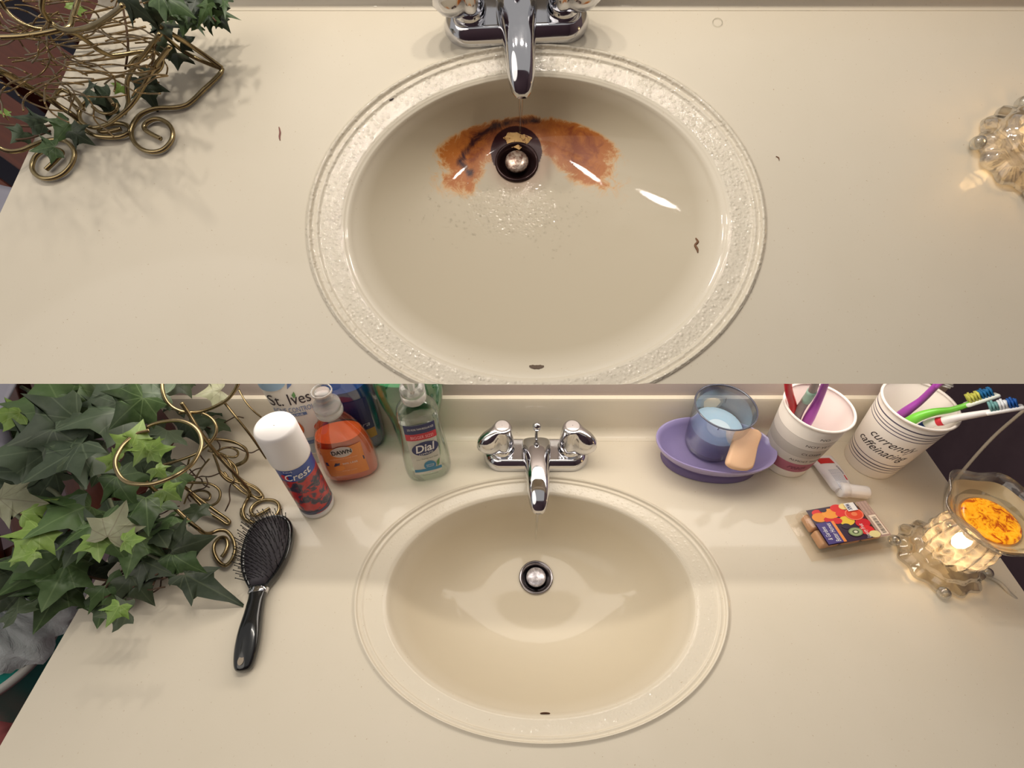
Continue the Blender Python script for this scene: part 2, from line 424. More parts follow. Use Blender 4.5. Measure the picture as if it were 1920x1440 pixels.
def faucet(Fr, p, rz, sc, label):
    t = empty('sink_faucet', at(Fr, p, rz)@Matrix.Scale(sc, 4), label, 'faucet')
    def stad(hx, hy, z, N=56):
        return [(x, y, z) for x, y in [(math.copysign(max(0, hx-hy), math.cos(2*math.pi*(k+.5)/N))+hy*math.cos(2*math.pi*(k+.5)/N), hy*math.sin(2*math.pi*(k+.5)/N)) for k in range(N)]]
    rings = [stad(.0800, .0275, 0), stad(.0802, .0277, .003), stad(.0795, .027, .0065), stad(.077, .0245, .012), stad(.0725, .0215, .0165), stad(.069, .019, .0185), stad(.067, .0175, .0180), stad(.063, .0165, .0178)]
    loft('base_plate', rings, CHROME, t, angle=70)
    for s in (-1, 1):
        lathe('valve_collar', [(.0185, .0165), (.0185, .021), (.016, .025), (.0145, .029)], CHROME, t, 32, M=Matrix.Translation((s*.051, .003, 0)))
        hd = []
        ang0 = math.radians(205 if s < 0 else -25)
        for z, r0, ex, wd in ((.026, .0165, .012, 5), (.030, .0172, .017, 5), (.040, .0168, .0235, 4.5), (.052, .0158, .0230, 5), (.060, .0150, .018, 6), (.066, .0145, .010, 8), (.069, .0138, .004, 8), (.0705, .0128, 0, 8), (.0712, .0112, 0, 8)):
            ring = []
            for k in range(64):
                a = 2*math.pi*k/64; d = math.cos(a-ang0)
                rr = r0+ex*(max(0, d)**wd)-.0018*math.exp(-((abs((a-ang0+math.pi) % (2*math.pi)-math.pi)-1.0)/.3)**2)*min(1, ex*70)
                ring.append((rr*math.cos(a), rr*math.sin(a), z))
            hd.append(ring)
        h = loft('handle', hd, CHROME, t, M=Matrix.Translation((s*.051, .003, 0)), angle=75)
        bt = lathe('index_button', [(.0104, .0712), (.0102, .0724), (.009, .0732), (.0005, .0736)], mat('clear_button', (205, 198, 196), .12, .2, coat=.6), h, 28)
    # spout body: sections along y
    sec = []
    prof = [(.020, .016, .016, .017), (.014, .020, .030, .017), (.006, .0215, .0400, .0165), (-.006, .0215, .0445, .0160), (-.022, .0200, .0475, .0155), (-.045, .0175, .0490, .0190), (-.070, .0155, .0470, .0230), (-.088, .0140, .0415, .0225), (-.100, .0118, .0350, .0205), (-.1065, .0085, .0285, .0190), (-.109, .0050, .0240, .0185)]
    pp = catmull([(a, b, c) for a, b, c, d in prof], 4); dd = catmull([(d, 0, 0) for *_, d in prof], 4)
    for (y, wd, zt), (zb, _, _) in zip(pp, dd):
        hz = (zt-zb)/2; ring = []
        for (x, z) in ell(wd, hz, 2.8, 36): 
            ring.append((x*(1-.12*(z/hz if hz else 0)), y, (zt+zb)/2+z))
        sec.append(ring)
    sp = loft('spout', sec, CHROME, t, angle=80)
    ridge = []
    lathe('aerator', [(.0105, .012), (.0108, .019), (.0108, .026)], mat('dark_chrome', (120, 118, 120), .15, 1.0), sp, 24, cap0=True, M=Matrix.Translation((0, -.092, 0)))
    lathe('lift_rod', [(.0025, .03), (.0025, .052), (.0052, .0535), (.0068, .058), (.0062, .063), (.0035, .0665), (.0004, .0672)], CHROME, t, 24, M=Matrix.Translation((0, .012, 0)))
    return t
# ================================================================== SETTING AND COUNTERTOPS
LC, LA, LB = (.0345, .236), .2235, .1565
LD = pl(1005, 1083, -.105)
clean = counter_material('cultured_marble')
def wet_l(q, rho):
    if rho is None: return 0.
    return .40 if (rho < .955 and q.x > LC[0]) else 0.2 if rho < 1.01 else 0.
lroot, lslab = countertop(LF, [(-.511, .02), (.618, .02), (.618, .475), (-.511, .475)], LC, LA, LB, 0, (LD.x, LD.y), .105, .0235, clean, wet_l, None,
    'clean cream countertop with an oval sink bowl, at the bottom of the picture')
backsplash(lroot, -.511, .618, .4715, .0785, .007, clean)
drain_parts(lroot, (LD.x, LD.y), -.105, .0235, False)
UC, UA, UB, UROT = (.0225, .2360), .2120, .1815, 3.0
UDEP = .066
UD = pu(969, 305, -UDEP)
def wet_u(q, rho):
    if rho is None:
        d = (q-Vector((UD.x-.004, UD.y-.055))); r = math.hypot(d.x/.062, d.y/.042)
        return .5*max(0, 1-r**3)
    return 1.0 if .86 < rho < 1.012 else 0.
def _pd(x, y, P):
    best = 1e9
    for (x0, y0), (x1, y1) in zip(P, P[1:]):
        dx, dy = x1-x0, y1-y0; t = max(0, min(1, ((x-x0)*dx+(y-y0)*dy)/(dx*dx+dy*dy))); best = min(best, math.hypot(x-x0-t*dx, y-y0-t*dy))
    return best
DARKP = [(1010, 226), (965, 228), (930, 236), (900, 254), (878, 276), (864, 302), (880, 325)]
def stain_u(p):
    """rust: a crescent behind the drain with two arms reaching forward; shape measured in the photograph, stored on the bowl itself"""
    x, y = u_pixel(p)
    if not (740 < x < 1260 and 180 < y < 440): return (0, 0, 0)
    top = max(0, min(1, (y-(212+.0019*(x-990)**2))/16.))
    cx = 985; ro = abs(x-cx)/195.
    side = max(0, min(1, (1.04-ro)/.48))
    lim = 380 if x < 960 else 345+.38*(x-1040)*(x > 1040)
    bot = max(0, min(1, (lim-y)/55.))
    ri = math.hypot((x-975)/72., (y-352)/80.); m2 = max(0, min(1, (ri-.9)/.45))
    if x > 1000: m2 *= max(0, min(1, 1-(y-(262+.75*(x-1010)))/70.)) if x < 1130 else 1
    s = top*side*bot*m2*1.0
    if x < 880: s *= .72
    dk = .8*math.exp(-(_pd(x, y, DARKP)/11.)**2)
    rc = math.hypot(x-968, (y-284)*1.0); 
    if rc < 50: dk = max(dk, 1.3 if rc < 46 else 1.3*(50-rc)/4)
    pk = math.exp(-((math.hypot(x-975, y-290)-48)/20.)**2)
    return (min(1.2, s), min(1.3, dk), min(1., pk))
stained = counter_material('stained_marble', True)
def _lerpx(p, q, t): return p+(q-p)*t
e0, e1 = pu(0, 400), pu(130, 120)
dirv = (e1-e0); dirv /= dirv.y
f0, f1 = pu(-200, 719.6), pu(2300, 719.6)
yb = .478
pA = e0+dirv*(f0.y-e0.y); pB = e0+dirv*(yb-e0.y)
uroot, uslab = countertop(UF, [(pA.x, f0.y), (.66, f0.y), (.66, yb), (pB.x, yb)], UC, UA, UB, UROT, (UD.x, UD.y), UDEP, .0225, stained, wet_u, stain_u,
    'cream countertop with a rust-stained oval sink bowl, at the top of the picture', .022, .008, 2.05)
backsplash(uroot, pB.x, .66, yb-.004, .05, .018, stained)
drain_parts(uroot, (UD.x, UD.y), -UDEP, .0228, True)

pink_wall = mat('pale_wall', (206, 192, 184), .7)
t_ = NT(pink_wall); t_.bump(t_.noise(90, 3), .15, .001)
tag(rbox('wall_back', 1.129, .03, .21, .002, pink_wall, M=at(LF, (.0535, .4785+.015, .115))), 'pale wall strip behind the backsplash', kind='structure')

faucet(LF, pl(1004.5, 856), 0, .955, 'chrome two-handle faucet above the clean bottom sink')
faucet(UF, pu(968, 47), UROT, .895, 'chrome two-handle faucet above the rust-stained top sink')

wf = mat('mauve_wall', (88, 66, 76), .7); n_ = NT(wf); n_.bump(n_.noise(60, 3), .1, .002)
tag(rbox('wall_front', 4.5, .05, 3.2, 0, wf, M=Matrix.Translation((0, -1.45, 1.6))), 'mauve wall behind the viewer', kind='structure')

from mathutils.kdtree import KDTree
def surface_z(o):
    vs_ = [v.co for v in o.data.vertices if v.co.z > -.2]; kd = KDTree(len(vs_))
    for i, v in enumerate(vs_): kd.insert((v.x, v.y, 0), i)
    kd.balance()
    def f(x, y):
        r = kd.find_n((x, y, 0), 4); w = [1/(d+1e-5) for _, _, d in r]
        return sum(vs_[i].z*k for (_, i, _), k in zip(r, w))/sum(w)
    return f
uz = surface_z(uslab)
def pu_s(px, py, off=.0):
    """point of the stained countertop's own surface seen at a pixel"""
    h = -.03
    for _ in range(12):
        p = pu(px, py, h); h = .5*h+.5*uz(p.x, p.y)
    p = pu(px, py, h); p.z += off; return p
# tan flake of dried residue behind the rusty drain
fl_ = []
for k in range(40):
    a = 2*math.pi*k/40; r = 1+.16*math.sin(3*a+1)+.12*math.sin(7*a)+.08*random.random(); fl_.append((r*.0150*math.cos(a), .020+r*.0105*math.sin(a)))
tan_ = mat('tan_residue', (206, 164, 104), .6); t_ = NT(tan_)
t_.link(t_.mix(t_.ramp(t_.noise(150, 5, .7, dist=1.5), [(.56, (0,)*3), (.60, (1,)*3)]), lin((212, 170, 108)), lin((120, 62, 34))), t_.b.inputs['Base Color'])
fc_ = (968, 262)
def fp(k, off): return pu_s(fc_[0]+k[0], fc_[1]+k[1], off)
fpx = [(24*math.cos(a)*(1+.16*math.sin(3*a+1)+.12*math.sin(7*a)), -13*math.sin(a)*(1+.14*math.sin(4*a)+.1*math.sin(9*a+1))+(4 if math.sin(a) < 0 else 0)) for a in [2*math.pi*k/40 for k in range(40)]]
V = [fp((0, 0), .0022)]+[fp((x*.6, y*.6), .0022) for x, y in fpx]+[fp((x, y), .0004) for x, y in fpx]
Fc = [(0, 1+(k+1) % 40, 1+k) for k in range(40)]+[(1+k, 1+(k+1) % 40, 41+(k+1) % 40, 41+k) for k in range(40)]
tag(mk('residue_flake', V, Fc, tan_, uroot), 'tan flake of residue behind the drain')
# overflow holes at the front of the bowls
def overflow(root, p, w_, h_, col):
    hole = mat('overflow_hole', col, .6)
    V, Fc = disc_geo(w_, h_, 24); mk('overflow_hole', [(x, y*.35, y) for x, y in V], Fc, hole, root, M=Matrix.Translation(p))
overflow(lroot, (LC[0]+.0005, LC[1]-.846*LB+.0045, -.0125), .0055, .0022, (96, 62, 44))
V, Fc = disc_geo(14, 5, 24)
mk('overflow_hole', [pu_s(1006+x, 687-y, .0006) for x, y in V], Fc, mat('overflow_hole_dark', (96, 78, 62), .6), uroot)
WATER = clear_mat('water', (252, 252, 250), .55, .02, .04)
def stream(Fr, p, h0, h1, label):
    V, Fc = lathe_geo([(.0006, 0), (.0013, .010), (.0018, .03), (.0028, h1-h0)], 12)
    o = mk('water_stream', V, Fc, WATER, M=at(Fr, (p[0], p[1], h0))); tag(o, label, 'water')
q_ = pl(1004.5, 856); stream(LF, (q_.x, q_.y-.088), -.088, .010, 'thin stream of water below the clean sink faucet')
q_ = pu(968, 47); stream(UF, (q_.x+.0045, q_.y-.082), -.052, .010, 'thin stream of water below the faucet of the stained sink')
# ================================================================== THINGS ON THE CLEAN COUNTERTOP
def surf(profile, n=None):
    """profile [(z, halfwidth, halfdepth, exponent)] -> S(theta, z) of a bottle"""
    Z = [p[0] for p in profile]
    def at_z(z):
        return [float(np.interp(z, Z, [p[i] for p in profile])) for i in (1, 2, 3)]
    def Sf(th, z, off=0):
        a, b, e = at_z(z); c, s = math.cos(th), math.sin(th)
        return ((a+off)*math.copysign(abs(c)**(2/e), c), (b+off)*math.copysign(abs(s)**(2/e), s), z)
    return Sf, at_z
def smooth_prof(P, n=5):
    C3 = catmull([(p[0], p[1], p[2]) for p in P], n); E = catmull([(p[3], 0, 0) for p in P], n)
    return [(c.x, max(c.y, .0002), max(c.z, .0002), e.x) for c, e in zip(C3, E)]
def bottle_mesh(name, P, m, parent, off=0, z0=None, z1=None, N=56, cap1=True):
    Sf, az = surf(P)
    Z = [p[0] for p in P if (z0 is None or p[0] >= z0) and (z1 is None or p[0] <= z1)]
    if z0 is not None: Z = [z0]+[z for z in Z if z > z0+1e-5]
    if z1 is not None: Z = [z for z in Z if z < z1-1e-5]+[z1]
    rings = [[Sf(2*math.pi*k/N, z, off) for k in range(N)] for z in Z]
    return loft(name, rings, m, parent, cap0=True, cap1=cap1, angle=60)
def front(P, off=.0005, yaw=0.0):
    """flat (x across, y up) -> front of the bottle"""
    Sf, az = surf(P)
    def fn(x, y):
        a, b, e = az(y); xx = max(-.97, min(.97, (x+yaw)/a))
        th = -math.acos(math.copysign(abs(xx)**(e/2), xx)); p = Sf(th, y, off); return p
    return fn
CLEARP = clear_mat('clear_plastic', (250, 250, 250), .55, .06, .05)
FROST = mat('frosted_plastic', (214, 210, 204), .22, trans=.75, ior=1.25, coat=.4)
NAVY = mat('navy_print', (38, 46, 98), .4); RED = mat('red_print', (204, 44, 62), .4); PAPER = mat('label_white', (232, 230, 226), .4)
INK = mat('dark_ink', (52, 44, 48), .5); WINK = mat('white_print', (240, 238, 236), .45); LBLUE = mat('light_blue_print', (150, 178, 200), .4)
SBLUE = mat('steel_blue_print', (96, 118, 158), .4); ORANGE_P = mat('orange_print', (222, 112, 52), .4); TEAL = mat('aqua_print', (44, 128, 168), .4)
GREEN_P = mat('green_print', (96, 142, 84), .5); PINK_P = mat('pink_print', (188, 104, 124), .5)
def liquid_mat(name, col, trans=.55):
    m = mat(name, col, .12, trans=trans, ior=1.2, coat=.6); return m
def pump_head(parent, z, r, hgt_, m, nozzle=True):
    lathe('pump_collar', [(r*.98, z), (r, z+.002), (r, z+.008), (r*.94, z+.0085), (r*.94, z+.0105), (r, z+.011), (r*.98, z+.016), (r*.80, z+.019), (r*.55, z+.0195)], m, parent, 40, cap0=True,
          rfun=lambda a, zz: 1+.012*math.cos(30*a))
    h = lathe('pump_head', [(r*.50, z+.018), (r*.50, z+.022), (r*.70, z+.024), (r*.74, z+.030), (r*.72, z+hgt_-.004), (r*.64, z+hgt_-.001), (r*.52, z+hgt_), (r*.44, z+hgt_-.0015), (r*.0005, z+hgt_-.0012)], m, parent, 36)
    if nozzle: 
        rings = []
        for k, y in enumerate((0, -.006, -.014, -.018)):
            rr = (.0052, .005, .0042, .003)[k]; rings.append([(x, y, z+hgt_-.006-.0012*k+zz) for x, zz in ell(rr, rr*.8, 2.4, 16)])
        loft('nozzle', rings, m, h, M=Matrix.Translation((0, -r*.6, 0)))

# --- clear hand soap bottle
t = empty('soap_bottle', at(LF, pl(806, 884), 15)@Matrix.Diagonal((.92, .95, 1.22, 1)), 'clear soap bottle with a navy and red label, in front of the green bottle', 'bottle')
P = smooth_prof([(0, .0270, .0150, 2.6), (.004, .0315, .0185, 2.8), (.014, .0345, .0205, 2.8), (.035, .0345, .0210, 2.7), (.060, .0320, .0200, 2.6), (.085, .0295, .0190, 2.6), (.105, .0290, .0185, 2.5), (.118, .0265, .0175, 2.3), (.126, .0200, .0160, 2.1), (.131, .0145, .0140, 2), (.135, .0130, .0130, 2)])
bottle_mesh('bottle_body', P, CLEARP, t)
bottle_mesh('liquid_soap', P, clear_mat('aqua_liquid', (236, 244, 236), .25, .05, .02), t, off=-.0012, z0=.003, z1=.104)
fn = front(P); pump_head(t, .131, .0165, .040, FROST)
lb = wrap('label', patch_geo(-.021, .022, .019, .106), fn, mat('film_label', (226, 222, 212), .35, trans=.25, ior=1.05), t)
wrap('label_band', patch_geo(-.0215, .092, .0195, .106, 14, 4), front(P, .0009), NAVY, t)
wrap('label_band', patch_geo(-.0215, .082, .0195, .0925, 14, 3), front(P, .0009), RED, t)
f2 = front(P, .0013)
wrap('lettering', text_geo('50% MORE THAN REGULAR SIZE', .0030, .034), f2, WINK, t, 0, .100)
wrap('lettering', text_geo('BIGGER SIZE!', .0048, .030, bold=.01), f2, mat('pink_lettering', (250, 170, 176), .4), t, 0, .0870)
wrap('label_oval', disc_geo(.0185, .0112, 32, 0, 0), front(P, .0009), NAVY, t, .001, .067, .12)
wrap('lettering', text_geo('Dial', .0125, .028, shear=.25, bold=.02), f2, WINK, t, .001, .0685, .10)
wrap('lettering', text_geo('COMPLETE', .0028, .020, shear=.2), f2, WINK, t, .001, .0590, .10)
wrap('lettering', text_geo('2 in 1 Foaming Hand Wash', .0028, .030, shear=.2), f2, INK, t, .001, .0500, .05)
wrap('label_band', patch_geo(-.020, .0265, .019, .0315, 12, 2), front(P, .0008), TEAL, t)
wrap('label_badge', disc_geo(.0085, .0080, 28), front(P, .0011), TEAL, t, .003, .037)
wrap('lettering', text_geo('spring\nwater', .0050, .011), f2, WINK, t, .003, .037)
wrap('label_leaf', ([(0, 0), (.003, .004), (.0045, .014), (-.0005, .008)], [(0, 1, 2, 3)]), f2, GREEN_P, t, .013, .032)
wrap('lettering', text_geo('antibacterial soap', .0022, .022), f2, INK, t, .001, .0200)

# --- green soap bottle behind
t = empty('soap_bottle', at(LF, pl(790, 832), 4), 'green soap bottle behind the clear soap bottle', 'bottle')
P = smooth_prof([(0, .0260, .0170, 2.5), (.005, .0300, .0200, 2.6), (.030, .0320, .0210, 2.6), (.070, .0350, .0220, 2.5), (.105, .0430, .0240, 2.4), (.135, .0460, .0250, 2.3), (.158, .0410, .0240, 2.2), (.176, .0260, .0200, 2.1), (.184, .0150, .0150, 2)])
bottle_mesh('bottle_body', P, CLEARP, t)
bottle_mesh('liquid_soap', P, liquid_mat('green_liquid', (66, 176, 116), .6), t, off=-.0012, z0=.004, z1=.150)
pump_head(t, .183, .0165, .040, FROST, nozzle=False)

# --- orange dish soap
t = empty('dish_soap_bottle', at(LF, pl(663, 880), 13)@Matrix.Diagonal((.95, .95, 1, 1)), 'orange dish soap bottle with a clear cap, beside the white-capped tube', 'bottle')
P = smooth_prof([(0, .0330, .0180, 2.6), (.004, .0380, .0215, 2.8), (.016, .0400, .0230, 2.8), (.045, .0400, .0230, 2.6), (.072, .0370, .0215, 2.4), (.095, .0300, .0195, 2.3), (.113, .0215, .0170, 2.2), (.124, .0160, .0150, 2.1), (.130, .0145, .0145, 2)])
bottle_mesh('bottle_body', P, CLEARP, t)
om = liquid_mat('orange_liquid', (250, 106, 40), .35); bottle_mesh('dish_soap', P, om, t, off=-.0012, z0=.003, z1=.088)
nt_ = NT(om); nt_.link(nt_.mix(nt_.noise(35, 3, .6), lin((255, 118, 30)), lin((246, 84, 44))), nt_.b.inputs['Base Color'])
lathe('flip_cap', [(.0165, .128), (.0180, .130), (.0180, .135), (.0165, .136), (.0165, .139), (.0178, .140), (.0172, .146), (.0120, .149), (.0115, .156), (.0100, .158), (.0100, .166), (.0085, .1675), (.0005, .1675)], FROST, t, 36, cap0=True)
lathe('cap_rim', [(.0128, .1655), (.0135, .1665), (.0132, .1685), (.0120, .1690), (.0115, .1670)], FROST, t, 36)
LBL = mat('orange_label', (232, 142, 74), .35)
wrap('label', patch_geo(-.027, .020, .027, .079), front(P), LBL, t)
f1, f2 = front(P, .0009), front(P, .0013)
wrap('label_oval', disc_geo(.0145, .0100, 32), f1, mat('silver_print', (214, 206, 200), .3), t, .0, .071)
wrap('lettering', text_geo('DAWN', .0080, .026, bold=.03), f2, INK, t, 0, .071)
wrap('label_band', ([(-.026, 0), (-.012, -.003), (.026, .001), (.026, .008), (-.010, .004), (-.026, .007)], [(0, 1, 4, 5), (1, 2, 3, 4)]), f1, mat('slate_print', (66, 66, 104), .4), t, 0, .0455)
wrap('lettering', text_geo('antibacterial hand soap', .0026, .036), f2, mat('peach_lettering', (250, 205, 170), .4), t, 0, .0585)
wrap('lettering', text_geo('50% LESS', .0034, .020), f2, WINK, t, .006, .0478)
wrap('label_fruit', disc_geo(.007, .006, 20), f1, mat('fruit_orange', (246, 150, 62), .4), t, -.010, .039)
wrap('lettering', text_geo('orange scent', .0028, .020), f2, mat('peach_lettering', (250, 205, 170), .4), t, .002, .0315)

# --- blue dish soap behind
t = empty('dish_soap_bottle', at(LF, pl(676, 826), 13), 'dark blue dish soap bottle standing behind the orange one', 'bottle')
P = smooth_prof([(0, .0330, .0190, 2.6), (.005, .0380, .0220, 2.7), (.040, .0400, .0240, 2.6), (.090, .0400, .0240, 2.4), (.125, .0360, .0230, 2.3), (.150, .0260, .0200, 2.1), (.165, .0170, .0160, 2), (.172, .0150, .0150, 2)])
bottle_mesh('bottle_body', P, CLEARP, t)
bottle_mesh('dish_soap', P, liquid_mat('blue_liquid', (26, 74, 146), .35), t, off=-.0012, z0=.004, z1=.128)
lathe('bottle_cap', [(.0170, .170), (.0185, .172), (.0185, .178), (.0172, .179), (.0185, .180), (.0180, .188), (.0120, .192), (.0110, .202), (.0005, .203)], FROST, t, 36)
wrap('label', patch_geo(-.028, .050, .030, .112), front(P), NAVY, t)
wrap('label_band', patch_geo(.004, .030, .030, .050), front(P), mat('mustard_print', (206, 164, 78), .5), t)
wrap('lettering', text_geo('Ultra', .009, .026, shear=.3), front(P, .001), mat('pale_lettering', (200, 206, 222), .5), t, .012, .062)

# --- scrub tube standing on its cap
t = empty('scrub_tube', at(LF, pl(604, 846), 14), 'white facial scrub tube with an orange apricot print, standing on its cap', 'tube')
P = [(0, .0205, .0205, 2), (.002, .0215, .0215, 2), (.026, .0225, .0225, 2)]
bottle_mesh('tube_cap', P, mat('grey_cap', (200, 196, 184), .3, trans=.2), t)
P = smooth_prof([(.026, .0235, .0235, 2), (.034, .0255, .0240, 2), (.060, .0290, .0220, 2), (.100, .0325, .0180, 2.1), (.150, .0350, .0120, 2.2), (.190, .0360, .0050, 2.4), (.200, .0360, .0012, 3)])
wm = mat('tube_white', (226, 220, 208), .35); bottle_mesh('tube_body', P, wm, t)
f1, f2, f3 = front(P, .0004), front(P, .0008), front(P, .0012)
wrap('printed_band', patch_geo(-.030, .030, .030, .062, 16, 8), f1, mat('pale_aqua_print', (176, 194, 198), .4), t)
wrap('printed_band', patch_geo(-.029, .050, .029, .057, 16, 2), f2, SBLUE, t)
wrap('lettering', text_geo('EXFOLIATING', .0030, .022), f3, LBLUE, t, 0, .0535)
wrap('apricot_print', disc_geo(.013, .0195, 32), f2, ORANGE_P, t, -.017, .087, .5)
wrap('apricot_print', disc_geo(.0070, .0130, 28), f3, mat('apricot_light', (232, 146, 78), .5), t, -.0130, .083, .5)
wrap('apricot_print', disc_geo(.010, .0085, 28), f2, mat('apricot_red', (214, 88, 44), .5), t, .0205, .0780, .3)
wrap('lettering', text_geo('St. Ives', .0185, .050, bold=.0), f2, INK, t, -.005, .1330)
wrap('printed_leaf', ([(0, 0), (.003, .004), (.0025, .011), (-.0015, .006)], [(0, 1, 2, 3)]), f3, GREEN_P, t, .0015, .134)
wrap('lettering', text_geo('ACNE CONTROL', .0085, .050), f2, SBLUE, t, -.005, .1150)
wrap('printed_band', patch_geo(-.011, -.0025, .011, .0025, 6, 2), f2, SBLUE, t, -.002, .1065)
wrap('lettering', text_geo('SCRUB', .0032, .013), f3, WINK, t, -.002, .1065)
wrap('printed_arc', disc_geo(.022, .016, 28), f2, LBLUE, t, -.022, .165)
wrap('printed_arc', ([(0, 0), (.006, .005), (.012, .016), (.002, .008)], [(0, 1, 2, 3)]), f2, SBLUE, t, -.002, .150)

# --- stand-up toothpaste
t = empty('toothpaste_tube', at(LF, pl(596, 946), 26), 'blue and red stand-up toothpaste tube with a tall white cap', 'toothpaste')
P = [(0, .0200, .0200, 2), (.0015, .0225, .0225, 2), (.008, .0228, .0228, 2), (.0095, .0215, .0215, 2), (.012, .0215, .0215, 2), (.060, .0218, .0218, 2), (.118, .0220, .0220, 2)]
bottle_mesh('tube_body', P, mat('tube_clear', (214, 210, 208), .2, coat=.4), t)
f1 = lambda off: (lambda x, y: (( .0219+off)*math.sin(x/.0219), -(.0219+off)*math.cos(x/.0219), y))
wrap('wrap_print', patch_geo(-.060, .092, .060, .118, 48, 2), f1(.0003), mat('royal_blue_print', (44, 76, 158), .3, coat=.3), t)
pr = mat('red_swirl_print', (160, 30, 40), .3, coat=.3); n_ = NT(pr)
mp_ = n_.coord(); n_.link(n_.ramp(n_.noise(60, 3, .6, dist=1.2), [(.38, lin((44, 46, 66))), (.48, lin((74, 62, 82))), (.54, lin((190, 42, 46))), (.8, lin((206, 60, 56)))]), n_.b.inputs['Base Color'])
wrap('wrap_print', patch_geo(-.060, .012, .060, .092, 48, 2), f1(.0003), pr, t)
wrap('wrap_print', patch_geo(-.060, .014, .060, .019, 48, 2), f1(.0006), mat('grey_navy_print', (70, 74, 104), .3), t)
wrap('lettering', text_geo('Crest', .0130, .032, shear=.35, bold=.01), f1(.0009), WINK, t, .001, .1020, .08)
wrap('lettering', ([(.0045*math.cos(a), .0055*math.sin(a)) for a in [2*math.pi*k/20 for k in range(20)]], [tuple(range(20))]), f1(.0007), RED, t, -.015, .1010)
wrap('lettering', text_geo('KIDS', .0030, .010), f1(.0009), WINK, t, -.008, .1125)
lathe('screw_cap', [(.0215, .1165), (.0236, .117), (.0238, .120), (.0232, .168), (.0222, .1715), (.0200, .1730), (.0005, .1733)], mat('white_cap', (244, 240, 238), .35), t, 56, rfun=lambda a, z: 1+.002*math.cos(60*a))

# --- soap dish, candle, sponge
LILAC = mat('lilac_ceramic', (168, 156, 204), .22, coat=.5)
dp = Vector((.2865, .4195, 0)); dr = -7
t = empty('soap_dish', at(LF, dp, dr), 'lilac oval soap dish holding a candle glass', 'soap dish')
rg = [ell(a, b, 2.1, 72) for a, b in ((.056, .030), (.058, .032), (.058, .032), (.060, .034), (.068, .040), (.077, .0450), (.0815, .0475), (.0827, .0487), (.0823, .0483), (.0800, .0460), (.0750, .0420), (.066, .037), (.050, .026), (.02, .012), (.001, .001))]
hz = (0, .001, .010, .014, .020, .029, .037, .0405, .0425, .0420, .035, .024, .0175, .0155, .0155)
loft('dish_bowl', [[(x, y, z) for x, y in r] for r, z in zip(rg, hz)], LILAC, t, cap1=True, angle=80)
loft('dish_foot', [[(x, y, z) for x, y in ell(a, b, 2.1, 60)] for a, b, z in ((.066, .037, 0), (.068, .039, .002), (.067, .038, .010), (.060, .032, .014))], mat('dark_lilac_base', (112, 98, 138), .5), t)
cp = pl(1327, 834, .0165)
t = empty('candle_glass', at(LF, cp), 'clear candle glass of pale blue wax standing in the lilac dish', 'candle')
GL = clear_mat('smoky_glass', (226, 230, 238), .75, .03, .06)
lathe('glass_wall', [(.0005, 0), (.028, 0), (.0325, .002), (.0345, .008), (.0405, .083), (.0411, .0848), (.0411, .0862), (.0404, .0868), (.0396, .0860), (.0390, .083), (.0332, .010), (.030, .0065), (.0005, .006)], GL, t, 64)
lathe('glass_rim', [(.0396, .0850), (.0410, .0848), (.0416, .0860), (.0410, .0874), (.0398, .0872), (.0392, .0860)], mat('dark_glass_rim', (92, 96, 112), .08, trans=.35, coat=1), t, 64)
wx = mat('blue_wax', (112, 150, 196), .45, sss=.3); n_ = NT(wx)
sp_ = n_.new('ShaderNodeSeparateXYZ'); n_.link(n_.coord(), sp_.inputs[0])
n_.link(n_.ramp(n_.math('MULTIPLY', sp_.outputs[2], 22), [(.25, lin((52, 84, 146))), (.62, lin((98, 138, 186))), (.95, lin((176, 206, 226)))]), n_.b.inputs['Base Color'])
lathe('candle_wax', [(.0005, .0095), (.0310, .0095), (.0328, .013), (.0352, .044), (.0350, .0445), (.034, .0425), (.020, .0425), (.0005, .0415)], wx, t, 56)
lathe('melt_pool', [(.0005, .0432), (.0130, .0430), (.0165, .0428)], mat('pale_wax', (206, 226, 238), .35), t, 32, M=Matrix.Translation((.002, -.003, .0002)), smooth=True)
tube('wick', [(.0, -.006, .042), (.0003, -.006, .046), (.0010, -.0065, .049)], .0008, mat('burnt_wick', (20, 18, 20), .8), t, 6, 3)
sm = mat('peach_sponge', (240, 198, 160), .7, sss=.15); n_ = NT(sm); n_.bump(n_.noise(500, 2), .15, .0006)
sg = [(-.023, -.018), (-.022, -.024), (-.014, -.028), (-.002, -.029), (.008, -.027), (.014, -.020), (.020, .004), (.026, .020), (.024, .026), (.016, .029), (.000, .027), (-.008, .023), (-.012, .014), (-.018, -.004)]
so = [(p.x, p.y) for p in catmull([(x, y, 0) for x, y in sg], 4, closed=True)]
rings = [[(x*k, y*k, z) for x, y in so] for k, z in ((.93, -.0045), (.985, -.003), (1, 0), (.985, .003), (.93, .0045), (.85, .0055))]
p_ = pl(1392, 842, .066)
Msp = LF@Matrix.Translation(p_)@Matrix.Rotation(math.radians(-6), 4, 'Z')@Matrix.Rotation(math.radians(28), 4, 'X')@Matrix.Rotation(math.radians(8), 4, 'Y')
o = loft('makeup_sponge', rings, sm, None, M=Msp, angle=60); tag(o, 'peach wedge sponge leaning on the rim of the lilac dish', 'sponge')

